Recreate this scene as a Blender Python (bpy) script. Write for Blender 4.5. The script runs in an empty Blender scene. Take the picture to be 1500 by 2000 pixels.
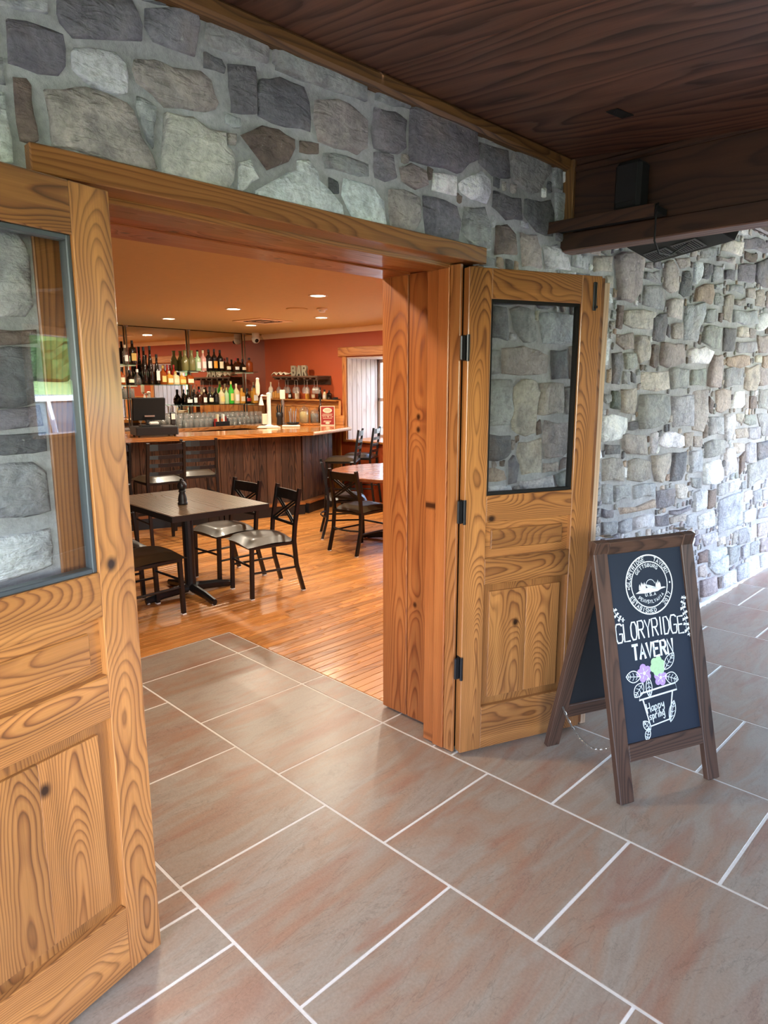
import bpy, math, random
import numpy as np
from mathutils import Vector, Matrix, noise

random.seed(7)
S = bpy.context.scene
COL = S.collection
R = math.radians
PI = math.pi

# ---------------------------------------------------------------- camera
cam = bpy.data.cameras.new('camera')
cam.sensor_fit = 'HORIZONTAL'
cam.sensor_width = 36
cam.lens = 1330.69 * 36 / 1500
cam.clip_start = .02
cam.clip_end = 300
camo = bpy.data.objects.new('camera', cam)
COL.objects.link(camo)
YAW, PIT, ROL = .7911, .1848, -.0009
fw = Vector((math.sin(YAW) * math.cos(PIT), math.cos(YAW) * math.cos(PIT), -math.sin(PIT)))
r0 = Vector((math.cos(YAW), -math.sin(YAW), 0))
u0 = r0.cross(fw)
rr = r0 * math.cos(ROL) + u0 * math.sin(ROL)
uu = u0 * math.cos(ROL) - r0 * math.sin(ROL)
mw = Matrix((rr, uu, -fw)).transposed().to_4x4()
mw.translation = (-2.124, -1.4996, 1.5759)
camo.matrix_world = mw
S.camera = camo

# ---------------------------------------------------------------- light and exposure
S.view_settings.view_transform = 'Standard'
S.view_settings.look = 'None'
S.view_settings.exposure = 0.2
S.view_settings.gamma = 1
S.view_settings.use_curve_mapping = False
W = bpy.data.worlds.new('sky')
S.world = W
W.use_nodes = True
wn = W.node_tree
bg = wn.nodes['Background']
sky = wn.nodes.new('ShaderNodeTexSky')
sky.sky_type = 'NISHITA'
sky.sun_disc = False
sky.sun_elevation = R(48)
sky.sun_rotation = R(200)
sky.air_density = 1.0
sky.dust_density = 1.8
wn.links.new(sky.outputs[0], bg.inputs[0])
bg.inputs[1].default_value = 3.7

def portal(name, loc, rot, sx, sy):
    l = bpy.data.lights.new(name, 'AREA')
    l.shape = 'RECTANGLE'
    l.size, l.size_y = sx, sy
    l.cycles.is_portal = True
    o = bpy.data.objects.new(name, l)
    o.location = loc
    o.rotation_euler = rot
    COL.objects.link(o)

sun = bpy.data.lights.new('sun', 'SUN')
sun.energy = 26
sun.angle = R(1)
sun.color = (1, .95, .86)
suno = bpy.data.objects.new('sun', sun)
suno.rotation_euler = (R(-38), R(14), 0)      # from behind the building, onto the lawn in front of the porch
COL.objects.link(suno)

BULB = 23
WARM = (1, .89, .70)

# ---------------------------------------------------------------- mesh helpers
class MB:
    def __init__(s):
        s.v = []; s.f = []; s.c = []
        s.M = None
    def add(s, vs, fs, col=None):
        k = len(s.v)
        if s.M is not None:
            vs = [s.M @ Vector(v) for v in vs]
        s.v += [tuple(v) for v in vs]
        s.f += [tuple(i + k for i in f) for f in fs]
        if col is not None:
            s.c += [col] * len(vs)
    def box(s, lo, hi, ch=0.0, col=None):
        lo, hi = [min(a, b) for a, b in zip(lo, hi)], [max(a, b) for a, b in zip(lo, hi)]
        if ch <= 0:
            vs = [(x, y, z) for x in (lo[0], hi[0]) for y in (lo[1], hi[1]) for z in (lo[2], hi[2])]
            s.add(vs, [(0, 1, 3, 2), (4, 6, 7, 5), (0, 4, 5, 1), (2, 3, 7, 6), (0, 2, 6, 4), (1, 5, 7, 3)], col)
            return s
        ch = min(ch, .49 * min(hi[i] - lo[i] for i in range(3)))
        vs = []; idx = {}
        for cx in (0, 1):
            for cy in (0, 1):
                for cz in (0, 1):
                    c = (cx, cy, cz)
                    for ax in range(3):
                        p = []
                        for i in range(3):
                            b = hi[i] if c[i] else lo[i]
                            if i != ax: b += -ch if c[i] else ch
                            p.append(b)
                        idx[c, ax] = len(vs); vs.append(p)
        fs = []
        for ax in range(3):
            o = [i for i in range(3) if i != ax]
            for sd in (0, 1):
                q = []
                for a, b in ((0, 0), (1, 0), (1, 1), (0, 1)):
                    c = [0, 0, 0]; c[ax] = sd; c[o[0]] = a; c[o[1]] = b
                    q.append(idx[tuple(c), ax])
                flip = (sd == 0) ^ (ax == 1)
                fs.append(tuple(q[::-1] if flip else q))
        for ax in range(3):
            o = [i for i in range(3) if i != ax]
            for a in (0, 1):
                for b in (0, 1):
                    c0 = [0, 0, 0]; c0[o[0]] = a; c0[o[1]] = b
                    c1 = list(c0); c1[ax] = 1
                    q = [idx[tuple(c0), o[0]], idx[tuple(c1), o[0]], idx[tuple(c1), o[1]], idx[tuple(c0), o[1]]]
                    fs.append(tuple(q))
        for c in [(x, y, z) for x in (0, 1) for y in (0, 1) for z in (0, 1)]:
            fs.append(tuple(idx[c, a] for a in range(3)))
        s.add(vs, fs, col)
        return s
    def tube(s, path, r, n=8, closed=False, flat=None, cap=True):
        P = [Vector(p) for p in path]
        m = len(P); rings = []; prev = None
        for i in range(m):
            if closed: t = P[(i + 1) % m] - P[i - 1]
            else: t = P[min(i + 1, m - 1)] - P[max(i - 1, 0)]
            t.normalize()
            if prev is None:
                a = Vector((0, 0, 1)) if abs(t.z) < .9 else Vector((1, 0, 0))
                if flat is not None: a = Vector(flat)
            else: a = prev
            b = t.cross(a).normalized(); a = b.cross(t).normalized(); prev = a
            ri = r[i] if isinstance(r, list) else r
            ra, rb = ri if isinstance(ri, (list, tuple)) else (ri, ri)
            ring = []
            for k in range(n):
                an = 2 * PI * (k + .5) / n
                q = 1 / math.cos(PI / 4) if n == 4 else 1
                ring.append(P[i] + a * (ra * q * math.cos(an)) + b * (rb * q * math.sin(an)))
            rings.append(ring)
        vs = [v for g in rings for v in g]; fs = []
        for i in range(m if closed else m - 1):
            j = (i + 1) % m
            for k in range(n):
                l = (k + 1) % n
                fs.append((i * n + k, i * n + l, j * n + l, j * n + k))
        if not closed and cap:
            fs.append(tuple(range(n))[::-1]); fs.append(tuple((m - 1) * n + k for k in range(n)))
        s.add(vs, fs)
        return s
    def lathe(s, prof, n=16, at=(0, 0, 0), sq=0):
        vs = []; fs = []
        for (r, z) in prof:
            for k in range(n):
                an = 2 * PI * k / n + (PI / 4 if n == 4 else 0)
                x, y = math.cos(an), math.sin(an)
                if sq:
                    m_ = max(abs(x), abs(y)); g = (1 - sq) + sq / m_ * .86
                    x *= g; y *= g
                vs.append((at[0] + r * x, at[1] + r * y, at[2] + z))
        for i in range(len(prof) - 1):
            for k in range(n):
                l = (k + 1) % n
                fs.append((i * n + k, i * n + l, (i + 1) * n + l, (i + 1) * n + k))
        fs.append(tuple(range(n))[::-1]); fs.append(tuple((len(prof) - 1) * n + k for k in range(n)))
        s.add(vs, fs)
        return s
    def prism(s, poly, z0, z1):
        n = len(poly)
        a = sum(poly[i][0] * poly[(i + 1) % n][1] - poly[(i + 1) % n][0] * poly[i][1] for i in range(n))
        if a < 0: poly = poly[::-1]
        vs = [(p[0], p[1], z0) for p in poly] + [(p[0], p[1], z1) for p in poly]
        fs = [tuple(range(n))[::-1], tuple(range(n, 2 * n))] + [(i, (i + 1) % n, n + (i + 1) % n, n + i) for i in range(n)]
        s.add(vs, fs)
        return s
    def mesh(s, name, smooth=False):
        me = bpy.data.meshes.new(name)
        me.from_pydata(s.v, [], s.f)
        if s.c:
            a = me.color_attributes.new('Col', 'FLOAT_COLOR', 'POINT')
            a.data.foreach_set('color', np.array([list(c) + [1] for c in s.c], 'f').ravel())
        if smooth:
            me.polygons.foreach_set('use_smooth', [True] * len(me.polygons))
        return me

def link(name, me, mat, parent=None, mtx=None, smooth=False):
    if isinstance(me, MB): me = me.mesh(name, smooth)
    if mat is not None and not me.materials: me.materials.append(mat)
    o = bpy.data.objects.new(name, me)
    COL.objects.link(o)
    if parent is not None: o.parent = parent
    if mtx is not None: o.matrix_basis = mtx
    return o

def empty(name, loc=(0, 0, 0), rz=0, parent=None):
    o = bpy.data.objects.new(name, None)
    o.empty_display_size = .1
    COL.objects.link(o)
    o.location = loc
    o.rotation_euler = (0, 0, rz)
    if parent is not None: o.parent = parent
    return o

def tag(o, label=None, cat=None, group=None, kind=None):
    if label: o['label'] = label
    if cat: o['category'] = cat
    if group: o['group'] = group
    if kind: o['kind'] = kind
    return o

def children(o):
    return [c for c in list(bpy.data.objects) if c.parent is o]

def copy_tree(o, kids, parent=None):
    c = o.copy(); COL.objects.link(c)
    c.parent = parent
    for k in kids.get(o.name, []):
        copy_tree(k, kids, c)
    return c

def kidmap(o, d=None):
    d = {} if d is None else d
    d[o.name] = list(o.children)
    for c in o.children: kidmap(c, d)
    return d

AX = {'x': 0, 'y': 1, 'z': 2}
MESHCACHE = {}
def plank(name, lo, hi, mat, parent=None, grain='x', ch=.002, label=None):
    """a board between two corners; its mesh has the grain along local X and the thin way along local Z"""
    lo2 = [min(a, b) for a, b in zip(lo, hi)]; hi2 = [max(a, b) for a, b in zip(lo, hi)]
    sz = [b - a for a, b in zip(lo2, hi2)]
    g = AX[grain]; oth = [i for i in range(3) if i != g]
    th = min(oth, key=lambda i: sz[i]); mid = [i for i in oth if i != th][0]
    ex = Vector([1.0 if i == g else 0 for i in range(3)])
    ey = Vector([1.0 if i == mid else 0 for i in range(3)])
    ez = ex.cross(ey)
    M = Matrix((ex, ey, ez)).transposed().to_4x4()
    M.translation = [(a + b) / 2 for a, b in zip(lo2, hi2)]
    key = (round(sz[g], 4), round(sz[mid], 4), round(sz[th], 4), ch, mat.name if mat else '')
    me = MESHCACHE.get(key)
    if me is None:
        me = MB().box([-sz[g] / 2, -sz[mid] / 2, -sz[th] / 2], [sz[g] / 2, sz[mid] / 2, sz[th] / 2], ch).mesh(name)
        MESHCACHE[key] = me
    o = link(name, me, mat, parent, M)
    if label: o['label'] = label
    return o

def srgb(*c):
    if len(c) == 1: c = c[0]
    if max(c) > 1.5: c = [x / 255 for x in c]
    return tuple(x / 12.92 if x <= .04045 else ((x + .055) / 1.055) ** 2.4 for x in c)

# ---------------------------------------------------------------- material helpers
class NT:
    def __init__(s, name):
        s.m = bpy.data.materials.new(name); s.m.use_nodes = True
        s.t = s.m.node_tree
        s.b = s.t.nodes['Principled BSDF']; s.out = s.t.nodes['Material Output']
    def n(s, typ, **k):
        o = s.t.nodes.new('ShaderNode' + typ)
        for a, v in k.items(): setattr(o, a, v)
        return o
    def lk(s, a, b): s.t.links.new(a, b)
    def val(s, sock, v):
        if hasattr(v, 'is_output') or isinstance(v, bpy.types.NodeSocket): s.lk(v, sock)
        else: sock.default_value = v
    def math(s, op, a, b=0.0, c=0.0):
        o = s.n('Math', operation=op)
        for i, v in enumerate((a, b, c)): s.val(o.inputs[i], v)
        return o.outputs[0]
    def vmath(s, op, a, b=(0, 0, 0)):
        o = s.n('VectorMath', operation=op)
        s.val(o.inputs[0], a); s.val(o.inputs[1], b)
        return o.outputs[0]
    def noise(s, vec, scale=5, detail=2, rough=.5, dist=0, out=0):
        o = s.n('TexNoise')
        s.val(o.inputs['Vector'], vec); o.inputs['Scale'].default_value = scale
        o.inputs['Detail'].default_value = detail; o.inputs['Roughness'].default_value = rough
        o.inputs['Distortion'].default_value = dist
        return o.outputs[out]
    def ramp(s, fac, stops, interp='LINEAR'):
        o = s.n('ValToRGB'); s.val(o.inputs[0], fac)
        e = o.color_ramp.elements; o.color_ramp.interpolation = interp
        while len(e) > 1: e.remove(e[0])
        for i, (p, c) in enumerate(stops):
            x = e[0] if i == 0 else e.new(p)
            x.position = p; x.color = tuple(c) + (1,) if len(c) == 3 else c
        return o.outputs[0]
    def mix(s, fac, a, b, blend='MIX'):
        o = s.n('Mix', data_type='RGBA', blend_type=blend)
        s.val(o.inputs[0], fac)
        for k, v in ((6, a), (7, b)):
            s.val(o.inputs[k], v if isinstance(v, bpy.types.NodeSocket) else (tuple(v) + (1,) if len(v) == 3 else v))
        return o.outputs[2]
    def obj(s): return s.n('TexCoord').outputs['Object']
    def rnd(s): return s.n('ObjectInfo').outputs['Random']
    def bump(s, h, strength=.3, dist=.01):
        o = s.n('Bump'); s.val(o.inputs['Height'], h)
        o.inputs['Strength'].default_value = strength; o.inputs['Distance'].default_value = dist
        s.lk(o.outputs[0], s.b.inputs['Normal'])
        return o.outputs[0]
    def set(s, **k):
        for a, v in k.items():
            s.val(s.b.inputs[a.replace('_', ' ')], v)
        return s

def plain(name, col, rough=.5, metal=0, coat=0, noise_amt=.12, scale=12, bump=0, **k):
    t = NT(name)
    c = srgb(col)
    nz = t.noise(t.obj(), scale, 3)
    f = t.math('MULTIPLY_ADD', nz, 2 * noise_amt, 1 - noise_amt)
    cc = t.mix(1, c, t.n('Value').outputs[0] if False else f, 'MULTIPLY') if noise_amt else None
    if cc is not None: t.lk(cc, t.b.inputs['Base Color'])
    else: t.b.inputs['Base Color'].default_value = c + (1,)
    t.set(Roughness=rough, Metallic=metal, Coat_Weight=coat, Coat_Roughness=.08)
    if bump: t.bump(nz, bump, .004)
    for a, v in k.items(): t.b.inputs[a.replace('_', ' ')].default_value = v
    return t.m

def wood(name, light, mid, dark, ring=75, slope=.05, warp=.03, rough=.32, coat=.25, tone=.3, fine=.25, bump=.12, stretch=1.0, z0=.06, zr=.12, knots=0):
    t = NT(name)
    rnd = t.rnd()
    off = t.n('CombineXYZ')
    for i, kf in enumerate((37.3, 19.1, 0.0)): t.val(off.inputs[i], t.math('MULTIPLY', rnd, kf))
    rb = t.math('FRACT', t.math('MULTIPLY', rnd, 91.7))
    p = t.vmath('ADD', t.obj(), off.outputs[0])
    sp = t.n('SeparateXYZ'); t.lk(t.obj(), sp.inputs[0])
    q = t.vmath('MULTIPLY', p, (1.1 * stretch, 3.5, 3.5))
    n1 = t.math('SUBTRACT', t.noise(q, 1.0, 2, .5), .5)
    n2 = t.math('SUBTRACT', t.noise(t.vmath('ADD', q, (13, 7, 3)), 1.0, 2, .5), .5)
    y = t.math('ADD', sp.outputs[1], t.math('MULTIPLY', n1, warp * 2.2))
    y = t.math('ADD', y, t.math('MULTIPLY', t.math('SUBTRACT', rb, .5), .10))
    z = t.math('MULTIPLY_ADD', sp.outputs[0], slope, sp.outputs[2])
    z = t.math('ADD', z, t.math('MULTIPLY_ADD', rnd, zr, z0))
    z = t.math('ADD', z, t.math('MULTIPLY', n2, warp * 4))
    r = t.math('SQRT', t.math('ADD', t.math('MULTIPLY', y, y), t.math('MULTIPLY', z, z)))
    kd = None
    if knots:
        vo = t.n('TexVoronoi', voronoi_dimensions='2D'); vo.inputs['Scale'].default_value = knots
        t.lk(t.vmath('MULTIPLY', t.vmath('ADD', t.obj(), t.vmath('MULTIPLY', off.outputs[0], (1.7, 2.3, 0))), (.8, 1, 1)), vo.inputs['Vector'])
        kd = vo.outputs['Distance']
        k2 = t.math('DIVIDE', kd, .11)
        r = t.math('ADD', r, t.math('MULTIPLY', t.math('EXPONENT', t.math('MULTIPLY', t.math('MULTIPLY', k2, k2), -1)), .014))
    fine_n = t.noise(t.vmath('MULTIPLY', p, (6, 260, 260)), 1.0, 2, .6)
    mid_n = t.noise(t.vmath('MULTIPLY', p, (2.5, 40, 40)), 1.0, 2, .5)
    tt = t.math('ADD', t.math('MULTIPLY', r, ring), t.math('MULTIPLY', mid_n, .35))
    fr = t.math('FRACT', tt)
    wide = t.noise(t.math('FLOOR', tt) if False else t.vmath('MULTIPLY', p, (.9, 9, 9)), 1.0, 2)
    col = t.ramp(fr, [(0, mid), (.1, light), (.5, light), (.78, mid), (.94, dark), (1, mid)])
    soft = t.ramp(t.noise(t.vmath('MULTIPLY', p, (1.2, 14, 14)), 1.0, 3, .55), [(.3, dark), (.5, mid), (.68, light)])
    col = t.mix(t.math('MULTIPLY_ADD', wide, .7, .10), col, soft)
    sh = t.math('MULTIPLY_ADD', fine_n, fine * 2, 1 - fine)
    col = t.mix(1, col, sh, 'MULTIPLY')
    if kd is not None:
        col = t.mix(t.ramp(kd, [(.012, (1, 1, 1)), (.034, (0, 0, 0))]), col, tuple(x * .35 for x in dark))
    ton = t.math('MULTIPLY_ADD', t.math('FRACT', t.math('MULTIPLY', rnd, 51.3)), tone, 1 - tone * .55)
    col = t.mix(1, col, ton, 'MULTIPLY')
    t.lk(col, t.b.inputs['Base Color'])
    t.set(Roughness=t.math('MULTIPLY_ADD', fr, .12, rough - .04), Coat_Weight=coat, Coat_Roughness=.14)
    if bump: t.bump(t.math('ADD', fr, t.math('MULTIPLY', fine_n, .6)), bump, .0015)
    return t.m
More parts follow.
